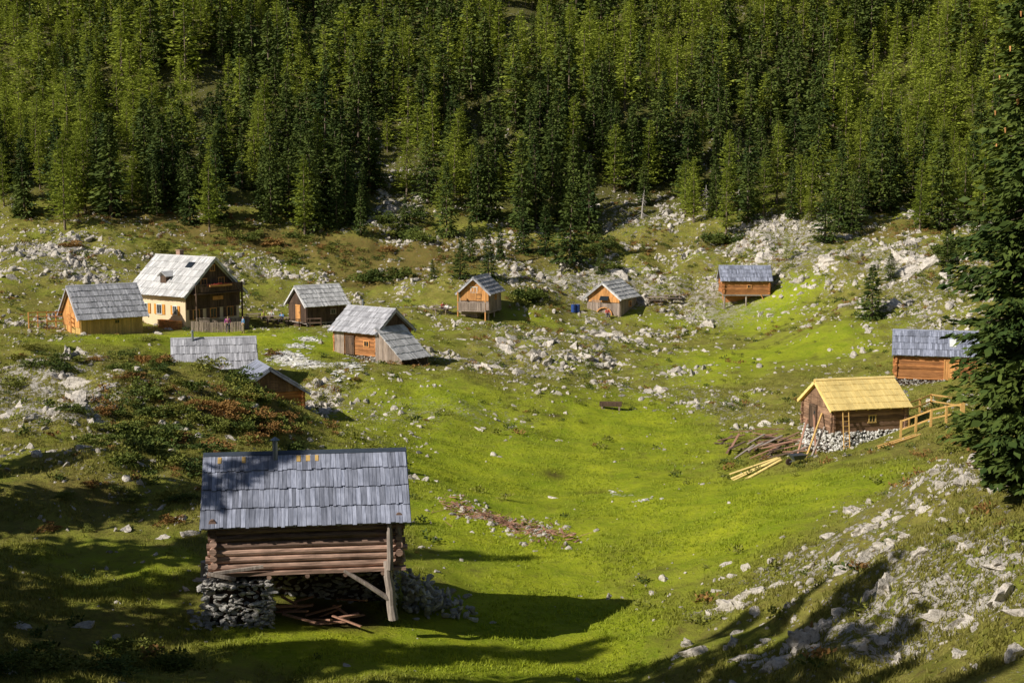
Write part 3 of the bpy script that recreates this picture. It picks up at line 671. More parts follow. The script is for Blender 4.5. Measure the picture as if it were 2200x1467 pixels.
# ---------------------------------------------------------------- conifers
def kites(Pb,D,S,l,w):
    l=l[:,None];w=w[:,None]
    V=np.stack([Pb,Pb+D*l*.5+S*w*.5,Pb+D*l,Pb+D*l*.5-S*w*.5],1).reshape(-1,3)
    return V,np.arange(len(Pb)*4).reshape(-1,4)
def nrm(v): return v/np.maximum(np.linalg.norm(v,axis=1,keepdims=True),1e-6)
def conifer(seed,h,r,nwh,nb,ns,kl,kw,kind,irr=.25,ex=None,miss_=None,droop=-.28):
    g=np.random.default_rng(seed)
    t0=.05 if kind=='s' else .14
    W_,B_,S_=np.meshgrid(np.arange(nwh),np.arange(nb),np.arange(ns),indexing='ij')
    sh=W_.shape
    tj=g.uniform(0,1,(nwh,1,1)); t=(W_+tj)/nwh
    bt=g.uniform(-.5,.5,(nwh,nb,1))/nwh*3; t=np.clip(t+bt,0,1)
    ang=B_*2*np.pi/nb+g.uniform(0,6.28,(nwh,1,1))+g.uniform(-.35,.35,(nwh,nb,1))
    lob=1+irr*np.sin(ang*2+g.uniform(0,6))*g.uniform(.3,1)+irr*.6*np.sin(t*17+g.uniform(0,6))
    if kind=='s': L=r*((1-t)**(ex or .9)*.96+.04)*np.minimum(1,.55+t*4)
    else: L=r*((1-t)**.75*.93+.07)*np.minimum(1,.45+t*3)
    L=L*lob*g.uniform(.55,1.2,(nwh,nb,1))
    miss=g.uniform(0,1,(nwh,nb,1))<(miss_ or (.06 if kind=='s' else .16))
    L=np.where(miss,L*.35,L)
    s=np.clip((S_+g.uniform(.1,.9,sh))/ns,0,1); s=.12+.88*s
    z=h*(t0+(1-t0)*t)
    k1=(.25-.75*(1-t)) if kind=='s' else (.28-.42*(1-t))
    zz=z+L*(k1*s+(.22 if kind=='s' else .12)*s*s)+g.normal(0,.05,sh)
    rad=L*s
    side=g.choice([-1,1],sh)*g.uniform(.1,1.0,sh)
    lat=side*L*.25*(1.1-s)
    cx=np.cos(ang);sx=np.sin(ang)
    Pb=np.stack([cx*rad-sx*lat,sx*rad+cx*lat,zz],-1).reshape(-1,3)
    dz=np.full(sh,droop if kind=='s' else -.05)+g.normal(0,.25,sh)
    D=np.stack([cx*.8-sx*side*.8,sx*.8+cx*side*.8,dz],-1).reshape(-1,3)
    D=nrm(D)
    S=nrm(np.cross(D,g.normal(0,.55,D.shape)+[0,0,1]))
    sc=(.55+.6*(1-t)+g.uniform(-.2,.25,sh)).reshape(-1)
    return kites(Pb,D,S,kl*sc,kw*sc*g.uniform(.7,1.3,len(sc)))
def trunkgeo(h,r0,n=7,seed=0):
    g=np.random.default_rng(seed); zs=np.linspace(-.6,h*.97,7); V=[];
    bx=0;by=0
    for i,z in enumerate(zs):
        rr=r0*(1-.93*max(z,0)/h)*(1.25 if i==0 else 1)
        a=np.arange(n)*2*np.pi/n
        V.append(np.stack([bx+np.cos(a)*rr,by+np.sin(a)*rr,np.full(n,z)],1)); bx+=g.normal(0,.03); by+=g.normal(0,.03)
    V=np.concatenate(V); Fk=[]
    for k in range(6):
        for i in range(n): Fk.append((k*n+i,k*n+(i+1)%n,(k+1)*n+(i+1)%n,(k+1)*n+i))
    return V,np.array(Fk)
HB=12.0
LIB={'s':[],'l':[]}; LOD={'s':[],'l':[]}
def meshonly(name,V,Fk,mat):
    o=mk(name,V,Fk,mat); me=o.data; bpy.data.objects.remove(o); return me
for i in range(7):
    r_=[2.0,2.4,1.8,2.7,2.2,1.8,2.8][i]
    V,Fk=conifer(10+i,HB,r_,36,8,7,.60,.26,'s',.3); tv,tf=trunkgeo(HB,.17,7,i)
    LIB['s'].append((meshonly('spruce_crown',V,Fk,m_spruce),meshonly('spruce_trunk',tv,tf,m_bark)))
    V,Fk=conifer(10+i,HB,r_,26,7,4,.85,.42,'s',.3); LOD['s'].append((V,Fk,*trunkgeo(HB,.17,4,i)))
    r_=[2.7,3.1,2.4,3.5,2.8,2.5,3.2][i]
    V,Fk=conifer(40+i,HB,r_,32,8,10,.42,.17,'l',.38)
    LIB['l'].append((meshonly('larch_crown',V,Fk,m_larch),meshonly('larch_trunk',tv,tf,m_bark)))
    V,Fk=conifer(40+i,HB,r_,26,7,5,.66,.29,'l',.38); LOD['l'].append((V,Fk,*trunkgeo(HB,.17,4,i)))
def tree(kind,x,y,h,wid=1.0,group='conifers of the forested hillside',label=None,var=None):
    z=gz(x,y)-.15
    k=var if var is not None else random.randrange(7)
    nm='spruce_tree' if kind=='s' else 'larch_tree'
    e=thing(nm,(x,y,z),random.uniform(0,6.28),label or ('narrow dark green spruce on the rocky forest slope' if kind=='s' else 'feathery light green larch on the rocky forest slope'),'tree',group)
    s=h/HB; e.scale=(s*wid,s*wid,s); e.rotation_euler[0]=random.gauss(0,.02)
    for me,nn in zip(LIB[kind][k],('crown','trunk')):
        o=bpy.data.objects.new(nn,me); COL.objects.link(o); o.parent=e
    return e
edge=[(-300,430),(0,445),(130,490),(300,462),(420,490),(560,500),(660,500),(780,490),(840,425),(900,440),(960,470),(1100,500),(1180,510),(1260,500),(1320,470),(1400,458),(1560,490),(1680,460),(1740,500),(1800,515),(1860,470),(1960,500),(2080,500),(2200,540),(2500,560)]
ed=[(a,hit(min(max(a,-200),2400),b,H)[1]) for a,b in edge]
def edgey(px): return np.interp(px,[a for a,_ in ed],[b for _,b in ed])
cell=3.4; TP=[]
for yy in np.arange(178,306,cell):
    for xx in np.arange(-.37*yy-14,.37*yy+14,cell):
        TP.append((xx+random.uniform(-.5,.5)*cell,yy+random.uniform(-.5,.5)*cell))
TP=np.array(TP); TZ=H(TP[:,0],TP[:,1]); px,py=proj(TP[:,0],TP[:,1],TZ)
dens=fbm(TP[:,0]/12,TP[:,1]/12,3,77)
keep=(TP[:,1]>edgey(px))&(rng.uniform(0,1,len(TP))<np.clip((dens-.22)*5,.4,.95))
gap=np.exp(-((px-860)/35)**2)*(py>350)
keep&=rng.uniform(0,1,len(TP))>gap
TP=TP[keep];TZ=TZ[keep];px=px[keep];py=py[keep]
kindn=fbm(TP[:,0]/22+9,TP[:,1]/22,3,55)+rng.normal(0,.14,len(TP))+.09*np.exp(-((px-780)/130)**2)+.08*np.exp(-((px-1250)/200)**2)*(py>300)-.07*np.exp(-((px-250)/250)**2)
isS=kindn>.54
TH=np.where(isS,rng.uniform(6.5,13.5,len(TP)),rng.uniform(6.5,11.5,len(TP)))*np.where(rng.uniform(0,1,len(TP))<.22,.62,1)*np.where(rng.uniform(0,1,len(TP))<.07,1.2,1)
inview=(px>-60)&(px<2260)&(py>-120)
order=np.argsort(np.where(inview,TP[:,1],9999)-TH*2)
ind=set(order[:262].tolist())
for i in ind: tree('s' if isS[i] else 'l',TP[i,0],TP[i,1],TH[i],random.uniform(.9,1.25))
rest=[i for i in range(len(TP)) if i not in ind]
Vs=[];Fs=[];Ms=[];off=0
for i in rest:
    kd='s' if isS[i] else 'l'; V,Fk,tv,tf=LOD[kd][random.randrange(7)]
    s=TH[i]/HB; w_=s*random.uniform(.9,1.25); a=random.uniform(0,6.28); c_,s_=math.cos(a),math.sin(a)
    for v_,f_,m_ in ((V,Fk,0 if kd=='s' else 1),(tv,tf,2)):
        w3=np.stack([(v_[:,0]*c_-v_[:,1]*s_)*w_+TP[i,0],(v_[:,0]*s_+v_[:,1]*c_)*w_+TP[i,1],v_[:,2]*s+TZ[i]],1)
        Vs.append(w3.astype(np.float32)); Fs.append(f_+off); Ms.append(np.full(len(f_),m_)); off+=len(v_)
fo=mk('forest',np.concatenate(Vs),np.concatenate(Fs),mats=[m_spruce,m_larch,m_bark],midx=np.concatenate(Ms))
fo['kind']='stuff'; fo['label']='dense mixed spruce and larch forest covering the steep hillside'; fo['category']='forest'
def treeat(kind,px,pyb,pyt,wid=1.0,label=None,var=None):
    q_=hit(px,pyb,H); h=(pyb-pyt)*q_[1]/F
    tree(kind,q_[0],q_[1],h,wid*1.0,'small conifers scattered on the pasture',label or 'young dark spruce standing alone on rocky pasture',var)
for a in [('s',1873,686,566,1.7,None,3),('s',1912,604,544,1.7,None,6),('s',2035,572,490,1.7,None,3),('s',990,598,512,1.4,None,3),('s',1050,600,502,1.4,None,1),('s',1222,572,395,1.25,None,3),('s',1172,550,440,1.2,None,1),('s',1125,545,430,1.2),('s',960,510,350,1),('s',1775,520,395,1.3,None,3),
          ('s',775,505,395,1.0),('s',1010,560,470,1.2),('s',1075,560,480,1.2),('l',1690,560,500,1.0),('l',140,495,290,1.0),('l',655,505,335,1.1),('l',450,500,330,1.0),('s',2100,520,420,1.3),('s',1830,500,370,1.1),('s',1700,470,350,1.0),('s',1290,590,520,1.0),('s',930,600,555,1.3),('s',1265,500,330,1.0),('l',1560,505,360,1.1),('l',1490,480,340,1.0),('l',1640,470,340,1.0),('s',870,500,420,1.0)]: treeat(*a)
def deadtree(px,pyb,h,lean=0):
    q_=hit(px,pyb,H); e=thing('dead_tree',(q_[0],q_[1],q_[2]-.1),random.uniform(0,6),'bare bleached dead tree trunk on the forest edge','dead tree','dead trees')
    t=MB(); t.cyl((0,0,0),(lean,0,h),.13,.03,8,.05); t.obj('trunk',m_dead,e)
    for k in range(34):
        b_=MB(); z=h*random.uniform(.08,.95); a=random.uniform(0,6.28); l=random.uniform(.6,1.9)*(1.15-z/h); b_.cyl((lean*z/h,0,z),(lean*z/h+math.cos(a)*l,math.sin(a)*l,z-random.uniform(-.1,.7)),.04,.01,4)
        b_.obj('branch',m_dead,e)
for a in ((1378,472,4.2,.5),(1520,455,3.5,-.3)): deadtree(*a)
bx_,by_=(2245-1100)/F*47,47.0
e=thing('spruce_tree',(bx_,by_,gz(bx_,by_)-.2),.4,'tall dense dark green spruce with drooping boughs and brown cones','tree')
HN=23.0
m_near=leafmat('near_spruce_needles',(.035,.065,.013),(.12,.155,.026))
V1,F1=conifer(900,HN,3.4,72,11,60,.32,.13,'s',.16,.55,.05,-.35)
V2,F2=conifer(901,HN,2.7,60,10,28,.42,.2,'s',.16,.55,.05,-.4)
mk('crown',np.concatenate([V1,V2]),np.concatenate([F1,F2+len(V1)]),m_near,e)
tv,tf=trunkgeo(HN,.32,12,3); mk('trunk',tv,tf,m_bark,e)
bb=MB()
for k in range(170):
    t=random.uniform(.03,.92); a=random.uniform(0,6.28); l=3.0*(1-t)**.55*.9; z=HN*(.05+.95*t); k1=.25-.75*(1-t)
    bb.cyl((0,0,z),(math.cos(a)*l*.8,math.sin(a)*l*.8,z+l*.8*k1),.035,.012,5)
bb.obj('branches',m_bark,e)['kind']='stuff'
cn=MB()
for k in range(26):
    t=random.uniform(.5,.85); a=random.uniform(2.2,5.2); l=3.1*(1-t)**.6*random.uniform(.6,1); z=HN*(.05+.95*t)
    x_,y_=math.cos(a)*l,math.sin(a)*l; cn.cyl((x_,y_,z-.05),(x_,y_,z-.22),.04,.02,6)
cn.obj('cones',m_bd_orange,e)['kind']='stuff'
for (x,y,h,w_) in ((-29,50,21,.7),(-27,43,20,.65),(-20,35,21,.8),(-31,57,18,1.0),(-20,28,23,1.0),(-15.5,22,21,.8),(-24.5,38,15,.7),(-34,48,22,1.0),(-13.5,17,19,.8),(-40,60,18,1),
    (-23.5,40,11,1),(-18.5,30,24,.85),(-17.5,26,23,.85),(-26,30,23,1),(-32,34,24,1.1),(-21,22,22,1),(-28,25,23,1),(-35,42,22,1.1),(-36,53,18,1.1),(-18.2,33,23,.75),(-17.6,31.2,25,.8),(-16.6,28.5,24,.75),(-15.8,25.2,23,.8),(-14.2,20,21,.75),(-33,62,14,1),(-22,45,8,1.2),(-17.0,30,24,.75),(-30,39,16,.8)):
    tree('s',x,y,h,w_,'tall spruces at the pasture edge','tall spruce at the pasture edge throwing a long shadow',random.choice([0,2,4,5]))
# ---------------------------------------------------------------- shrubs
def shrubgeo(seed,nk,kl,kw):
    g=np.random.default_rng(seed); ncl=14
    cen=g.normal(0,.42,(ncl,3)); cen[:,2]=np.abs(cen[:,2])*.7+.1; rad=g.uniform(.25,.5,ncl)
    k=g.integers(0,ncl,nk); d=nrm(g.normal(size=(nk,3))); d[:,2]=np.abs(d[:,2])*.8
    Pb=cen[k]+d*rad[k][:,None]*g.uniform(.5,1,(nk,1)); D=nrm(d+g.normal(0,.5,(nk,3))); D[:,2]=np.abs(D[:,2])
    S=nrm(np.cross(D,g.normal(size=(nk,3))))
    return kites(Pb,D,S,kl*g.uniform(.6,1.4,nk),kw*g.uniform(.7,1.3,nk))
SG=[shrubgeo(300+i,800,.17,.085) for i in range(5)]
SM={}
for nm,mt in (('g',m_sh_green),('o',m_sh_olive),('r',m_sh_red)):
    SM[nm]=[meshonly('shrub_foliage',V,Fk,mt) for V,Fk in SG]
SL={'g':'low dark green mountain pine bush on rocky pasture','o':'olive green dwarf shrub among limestone boulders','r':'rusty red autumn dwarf shrub on the hummock'}
def shrub(k,x,y,s):
    o=bpy.data.objects.new('shrub',random.choice(SM[k])); COL.objects.link(o); o.location=(x,y,gz(x,y)-.1*s); o.rotation_euler=(0,0,random.uniform(0,6.28)); o.scale=(s,s*random.uniform(.8,1.2),s*random.uniform(.5,.8))
    o['label']=SL[k]; o['category']='shrub'; o['group']='dwarf shrubs on the pasture'
def shrubpatch(px,py,rx,ry,nn,mix,s0,s1):
    for _ in range(nn):
        q_=hit(px+random.gauss(0,rx*.5),py+random.gauss(0,ry*.5),H)
        if any((q_[0]-a)**2+(q_[1]-b)**2<12 for a,b,_r in HUTP): continue
        shrub(random.choice(mix),q_[0],q_[1],random.uniform(s0,s1))
shrubpatch(400,880,240,120,54,'rogog',.5,1.1); shrubpatch(530,890,90,70,32,'rrogo',.6,1.15); shrubpatch(310,960,150,80,24,'ggo',.7,1.4); shrubpatch(300,790,160,30,16,'oggr',.5,1.0); shrubpatch(520,822,50,16,12,'ogg',.7,1.1); shrubpatch(250,1080,260,80,16,'ogor',.3,.7)
shrubpatch(1140,640,40,14,7,'ggo',1.5,2.4); shrubpatch(805,603,35,8,5,'g',1.5,2.4); shrubpatch(1550,528,40,10,5,'g',1.6,2.2); shrubpatch(2050,545,40,18,8,'g',1.5,2.2); shrubpatch(860,500,60,60,10,'gg',1.6,2.4)
shrubpatch(1270,545,60,50,10,'ggo',1.4,2.2); shrubpatch(650,525,280,35,26,'roogg',.9,1.7); shrubpatch(2060,950,60,30,8,'or',.6,1.0); shrubpatch(90,780,90,50,10,'go',.6,1.1); shrubpatch(150,1440,200,40,10,'og',.6,1.0)
nC=46000; yy=30+(215-30)*np.sqrt(rng.uniform(0,1,nC)); xx=rng.uniform(-1,1,nC)*(.37*yy+6)
hz=zone(HEATH,xx,yy)*.75+.12+.22*zone(ROCKY,xx,yy); hz*=(1-zone(LUSH,xx,yy)); cl=fbm(xx/4,yy/4,3,91)
ok=rng.uniform(0,1,nC)<hz*np.clip((cl-.38)*5,0,1)
for hx,hy,hr in HUTP: ok&=((xx-hx)**2+(yy-hy)**2)>20
xx=xx[ok];yy=yy[ok]; zz=H(xx,yy)
HG=[shrubgeo(350+i,50,.42,.22) for i in range(6)]
ps=np.stack([xx,yy,zz-.03],1); ch=rng.uniform(0,1,len(xx)); sc=rng.uniform(.16,.48,len(xx))
Vs=[];Fs=[];Ms=[];off=0
for m_,lo,hi in ((0,0,.3),(1,.3,.74),(2,.74,1.01)):
    ix=(ch>=lo)&(ch<hi); V,Fk=scatter(HG,ps[ix],sc[ix],.15); Vs.append(V);Fs.append(Fk+off);Ms.append(np.full(len(Fk),m_)); off+=len(V)
o=mk('heath',np.concatenate(Vs),np.concatenate(Fs),mats=[m_sh_green,m_sh_olive,m_sh_red],midx=np.concatenate(Ms)); o['kind']='stuff'; o['label']='low heath and bilberry cover between the stones'; o['category']='heath'
# ---------------------------------------------------------------- rocks
nC=260000; yy=30+(225-30)*np.sqrt(rng.uniform(0,1,nC)); xx=rng.uniform(-1,1,nC)*(.37*yy+6)
near=yy<75
ro=zone(ROCKY,xx,yy); lu=zone(LUSH,xx,yy); he=zone(HEATH,xx,yy)
cl=fbm(xx/3.2,yy/3.2,3,121)
ac=(ro*.6+.11*(1-lu)+.02)*(1-.72*lu)*(1-.3*he)*np.clip((cl-np.where(near,.38,.42))*5,0.1,1)*np.where(near,2.1,1)
ok=rng.uniform(0,1,nC)<ac
for hx,hy,hr in HUTP: ok&=((xx-hx)**2+(yy-hy)**2)>13
xx=xx[ok];yy=yy[ok];ro=ro[ok]; cl=cl[ok]; near=near[ok]; zz=H(xx,yy)
u=rng.uniform(0,1,len(xx)); sc=(.06+.6*u**6*(.35+.65*ro)+.12*u)*np.where(yy>125,1.35,1.0)*(.8+.6*np.clip((cl-.5)*4,0,1))
px,py=proj(xx,yy,zz)
vis=(px>-20)&(px<2220)&(py<1480)
order=np.argsort(-np.where(vis,sc/yy,0)); ind=order[:215]; mask=np.ones(len(xx),bool); mask[ind]=False
pp=np.stack([xx,yy,zz-.2*sc],1)
big=mask&(sc/yy>.0038); sml=mask&~big
V,Fk=scatter(RK1,pp[sml],sc[sml],.55); Vb,Fb=scatter(RK2,pp[big],sc[big],.5)
o=mk('rubble',np.concatenate([V,Vb]),np.concatenate([Fk,Fb+len(V)]),m_rock); o['kind']='stuff'; o['label']='pale limestone rubble strewn over the pasture'; o['category']='rubble'
RB=[meshonly('rock_block',*rockgeo(3,500+i,13,.12),m_rock) for i in range(14)]
def rock(x,y,s,label='pale jagged limestone rock half sunk in grass',zs=1.0):
    o=bpy.data.objects.new('rock',random.choice(RB)); COL.objects.link(o); o.location=(x,y,gz(x,y)-.22*s); o.rotation_euler=(random.gauss(0,.35),random.gauss(0,.35),random.uniform(0,6.28)); o.scale=(s,s,s*zs)
    o['label']=label; o['category']='rock'; o['group']='limestone rocks on the pasture'
for i in ind: rock(float(xx[i]),float(yy[i]),float(sc[i])*1.15)
for (px_,py_,w_) in ((180,812,85),(225,825,60),(130,800,50),(120,885,60),(20,890,50),(20,780,50),(75,775,40),(405,1262,45),(420,1140,60),(350,1150,40),(170,1330,90),(1195,1062,50),(1030,918,35),(1950,565,90),(1990,560,70),(1930,545,60),(1350,575,60),(1320,580,50),
    (1850,1130,55),(1800,1190,50),(1570,1300,70),(1540,1310,50),(1610,1290,45),(2010,1010,50),(2030,1040,50),(1890,1110,45),(1950,1150,45),(2040,1110,50),(2150,1200,65),(2190,1310,60),(1560,1210,40),(1430,1245,35),(1700,1190,50),(1660,1200,40),(1480,1380,40),(1455,1410,30),
    (1250,755,60),(1290,740,55),(1330,715,45),(1230,740,45),(1310,765,50),(75,1150,35),(270,1130,50),(300,1030,40),(155,935,35),(1750,480,40),(650,830,35),(690,870,30),(830,430,40),(1880,510,35),(40,1340,60),(2100,1340,35),(1960,1240,35),(1780,1250,35),(1390,990,30),(2080,1170,50),(2120,1180,45),(1920,1200,40),(1740,1220,35),(250,870,45),(480,850,35),(300,1115,35),(60,850,60),(370,850,30),(210,900,40),(450,920,25)):
    q_=hit(px_,py_+w_*.15,H); rock(q_[0],q_[1],w_*q_[1]/F*.62,'large pale limestone boulder on the slope',.8)
cs_=[]
for k in range(260):
    x,y=loc2w((SPEC['A'][0],SPEC['A'][1]),8,3.8+abs(random.gauss(0,1.2)),1.6+random.gauss(0,.6)); cs_.append((x,y))
cs_=np.array(cs_); hz=H(cs_[:,0],cs_[:,1]); d0=np.abs(cs_[:,0]-cs_[:,0].min())
V,Fk=scatter(RK2,np.stack([cs_[:,0],cs_[:,1],hz+np.clip(1.5-d0*.38,0,1.5)*rng.uniform(0,1,260)],1),rng.uniform(.1,.26,260)); o=mk('stone_heap',V,Fk,m_stone); o['kind']='stuff'; o['label']='collapsed dry stone wall heap beside the hut'; o['category']='stones'
# ---------------------------------------------------------------- grass tufts
nC=130000; yy=34+(130-34)*rng.uniform(0,1,nC)**1.25; xx=rng.uniform(-1,1,nC)*(.37*yy+3)
zz=H(xx,yy); lu=zone(LUSH,xx,yy)
ok=np.ones(nC,bool)
for hx,hy,hr in HUTP: ok&=((xx-hx)**2+(yy-hy)**2)>7
ok&=rng.uniform(0,1,nC)<np.clip((fbm(xx/2.5,yy/2.5,3,44)-.38)*5,.04,1)
xx=xx[ok];yy=yy[ok];zz=zz[ok];lu=lu[ok]; nt_=len(xx); nbk=4
P0=np.repeat(np.stack([xx,yy,zz-.02],1),nbk,0)+rng.normal(0,.06,(nt_*nbk,3))*[1,1,0]
D=nrm(np.c_[rng.normal(0,.45,(nt_*nbk,2)),np.ones(nt_*nbk)]); hgt=rng.uniform(.06,.2,nt_*nbk)*np.repeat(1.4-.4*lu,nbk)
S=nrm(np.cross(D,rng.normal(size=D.shape)))*.026
Vg=np.stack([P0-S,P0+S,P0+D*hgt[:,None]],1).reshape(-1,3)
o=mk('grass',Vg,np.arange(len(Vg)).reshape(-1,3),m_grass,attrs={'lush':np.repeat(lu,nbk*3)}); o['kind']='stuff'; o['label']='short pasture grass tufts'; o['category']='grass'
# ---------------------------------------------------------------- small objects
def fence(name,label,pts_,h,mat,rails=(.5,.95),picket=False,pr=.05,ext=.35):
    e=thing(name,(pts_[0][0],pts_[0][1],gz(pts_[0][0],pts_[0][1])),0,label,'fence')
    o0=Vector(e.location); P3=[Vector((x,y,gz(x,y)))-o0 for x,y in pts_]
    for q_ in P3:
        m_=MB(); m_.box((q_.x,q_.y,q_.z+h/2-ext/2),(pr*2,pr*2,h+ext)); m_.obj('post',mat,e)
    for r_ in rails:
        for a,b_ in zip(P3[:-1],P3[1:]):
            m_=MB(); m_.beam(a+Vector((0,.0,h*r_)),b_+Vector((0,.0,h*r_)),.05,.09,.005)
            m_.obj('rail',mat,e)
    if picket:
        m_=MB()
        for a,b_ in zip(P3[:-1],P3[1:]):
            nn=max(1,int((b_-a).length/.17))
            for k in range(nn):
                c_=a+(b_-a)*((k+.5)/nn); m_.box((c_.x,c_.y-.06,c_.z+h*.5),(.1,.03,h*random.uniform(.92,1.08)))
        m_.obj('panel',mat,e)
def gp(px_,py_): q_=hit(px_,py_,H); return (float(q_[0]),float(q_[1]))
def line(a,b_,n_): return [(a[0]+(b_[0]-a[0])*i/n_,a[1]+(b_[1]-a[1])*i/n_) for i in range(n_+1)]
ph=SPEC['D']
fence('picket_fence','weathered grey picket fence in front of the house terrace',line(gp(412,712),gp(520,712),5),1.0,m_bd_grey,picket=True)
fence('picket_fence','grey wooden terrace fence beside the plastered house',line(loc2w(ph,-37,5.8,-3.6),loc2w(ph,-37,5.8,3.4),4),1.3,m_bd_grey,picket=True)
fence('rail_fence','new orange wooden rail around the hut deck',line(gp(62,706),gp(140,704),4)+[loc2w(pe,36,-3.6,-1)],1.6,m_bd_orange,rails=(.4,.7,.97))
fence('rail_fence','dark weathered rail fence beside benches',line(gp(575,700),gp(690,703),5),1.0,m_bd_dark,rails=(.5,.95))
fence('rail_fence','fresh yellow timber rail fence beside the repaired hut',line(gp(1935,940),gp(2065,905),4),1.05,m_new,rails=(.45,.95),pr=.06)
fence('rail_fence','fresh yellow timber rail fence enclosing the yard',line(gp(1950,898),gp(2000,878),2)+[gp(2070,890)],1.0,m_new,rails=(.5,.95),pr=.06)
fence('rail_fence','old grey fence with thin rails on the pasture',line(gp(1385,650),gp(1450,648),3),.8,m_bd_grey)
def plank(px_,py_,l,w,a,mat,label,group,z=0.06,pitch=0,n_=1):
    x,y=gp(px_,py_)
    b_=MB(); b_.box((0,0,0),(l,w,.05),None,.008); o=b_.obj('plank',mat); o.location=(x,y,gz(x,y)+z); 
    dx=math.cos(a)*.5;dy=math.sin(a)*.5
    sl=math.atan2(gz(x+dx,y+dy)-gz(x-dx,y-dy),1.0)
    o.rotation_euler=(random.uniform(-.1,.1),-sl+pitch,a); o['label']=label; o['category']='plank'; o['group']=group
for k in range(50): plank(random.gauss(1650,45),random.gauss(964,10),random.uniform(1.0,3.2),.16,random.uniform(-.7,1.3),random.choice([m_plank,m_plank,m_post,m_log_dark,m_log_brown]),'old reddish brown plank on the demolition pile','old planks piled by the repaired hut',.06+k*.014,random.uniform(-.15,.12))
for k in range(4): plank(1620+k*3,1004+k*5,3.6,.2,.42,m_roof_new,'fresh yellow plank lying on the grass','fresh planks on the grass',.09)
for k in range(2): plank(1925+k*8,950+k*3,3.0,.13,.35,m_new,'fresh yellow plank lying on the grass','fresh planks on the grass',.1)
pb=SPEC['B']
e=thing('ladder',(*loc2w(pb,15,-2.0,-2.95),0),R(15),'simple wooden ladder leaning on the repaired log hut','ladder'); e.location.z=gz(e.location.x,e.location.y)-.05
for sx in (-.2,.2):
    m_=MB(); m_.beam((sx,0,0),(sx+.2,.7,2.5),.05,.06); m_.obj('rail',m_new,e)
for k in range(8):
    t=(k+.7)/8.4; m_=MB(); m_.beam((-.2+.2*t,.7*t,2.5*t),(.2+.2*t,.7*t,2.5*t),.035,.035); m_.obj('rung',m_new,e)
def beamobj(a,b_,w,mat,label):
    m_=MB(); a=Vector(a);b_=Vector(b_); m_.beam(Vector((0,0,0)),b_-a,w,w,.008); o=m_.obj('timber_beam',mat); o.location=a; o['label']=label; o['category']='beam'; o['group']='timber beams leaning on the repaired hut'
for (x0_,y0_,x1_,y1_,z1_,m_q) in ((-4.6,-2.6,-2.65,-.8,2.2,m_bd_yel),(-3.1,-1.0,-2.6,0.4,1.9,m_plank),(-4.0,-.2,-2.65,1.2,1.5,m_plank),(-3.8,-1.8,-2.65,-1.2,1.4,m_post)):
    a=loc2w(pb,15,x0_,y0_); c_=loc2w(pb,15,x1_,y1_); beamobj((a[0],a[1],gz(*a)),(c_[0],c_[1],zb+z1_),.1,m_q,'rough timber beam leaning against the log hut')
x,y=gp(1713,998); e=thing('wheelbarrow',(x,y,gz(x,y)),R(20),'grey metal wheelbarrow standing beside yellow planks','wheelbarrow')
m_=MB(); m_.hexa([(-.3,-.2,.32),(.3,-.2,.32),(.3,.2,.32),(-.3,.2,.32)],[(-.5,-.36,.62),(.5,-.36,.62),(.5,.36,.62),(-.5,.36,.62)]); m_.obj('tray',m_darkmetal,e)
m_=MB(); m_.cyl((-.6,-.05,.2),(-.6,.05,.2),.2,.2,14); m_.obj('wheel',m_soil,e)
for s_ in (-1,1):
    m_=MB(); m_.cyl((-.6,s_*.08,.2),(.95,s_*.28,.55),.022,.022,6); m_.obj('handle',m_metal,e)
    m_=MB(); m_.cyl((.35,s_*.22,0),(.3,s_*.2,.42),.02,.02,6); m_.obj('leg',m_metal,e)
q1=gp(965,1088);q2=gp(1215,1160)
m_=MB(); SP_=[]
for k in range(420):
    t=random.random()**1.1; wv=.6+.5*math.sin(t*9+1); x=q1[0]+(q2[0]-q1[0])*t+random.gauss(0,.5); g_=random.gauss(0,1.1*wv); y=q1[1]+(q2[1]-q1[1])*t+g_
    z=gz(x,y)+random.uniform(.0,.3)*math.exp(-g_*g_*2); a=random.uniform(0,6.28); l=random.uniform(.1,.45); 
    if k%6: m_.cyl((x-math.cos(a)*l,y-math.sin(a)*l,z),(x+math.cos(a)*l,y+math.sin(a)*l,z+random.uniform(-.12,.3)),.018,.008,4)
    else: m_.beam((x-math.cos(a)*l,y-math.sin(a)*l,z),(x+math.cos(a)*l,y+math.sin(a)*l,z+random.uniform(-.12,.2)),.1,.03)
    if k%2==0: SP_.append((x+random.gauss(0,.5),y+.6+random.gauss(0,1.3)))
o=m_.obj('brush_pile',m_plank); o['kind']='stuff'; o['label']='loose scattered heap of reddish brushwood and boards'; o['category']='branches'
SP_=np.array(SP_); V,Fk=scatter(RK1,np.c_[SP_,H(SP_[:,0],SP_[:,1])],rng.uniform(.06,.28,len(SP_))); o=mk('stone_heap',V,Fk,m_rock); o['kind']='stuff'; o['label']='pale stones mixed through the brushwood heap'; o['category']='stones'
wp_=[]
for (px_,py_,rx,ry,nn) in ((615,765,38,8,150),(665,782,40,6,120),(745,788,25,9,100),(640,745,22,4,50),(665,730,16,4,40),(1385,1074,25,3,16),(1320,1058,18,3,12)):
    q_=hit(px_,py_,H); qa=hit(px_,py_-ry,H); 
    for k in range(nn): wp_.append((q_[0]+random.gauss(0,rx*q_[1]/F*.6),q_[1]+random.gauss(0,abs(qa[1]-q_[1])*.6)))
wp_=np.array(wp_); V,Fk=scatter(flat(RK1,.25),np.c_[wp_,H(wp_[:,0],wp_[:,1])+.02],rng.uniform(.12,.5,len(wp_))*np.where(wp_[:,1]<100,.5,1),.06)
o=mk('white_stones',V,Fk,m_stonew); o['kind']='stuff'; o['label']='patches of white limestone slabs on the lawn'; o['category']='stones'
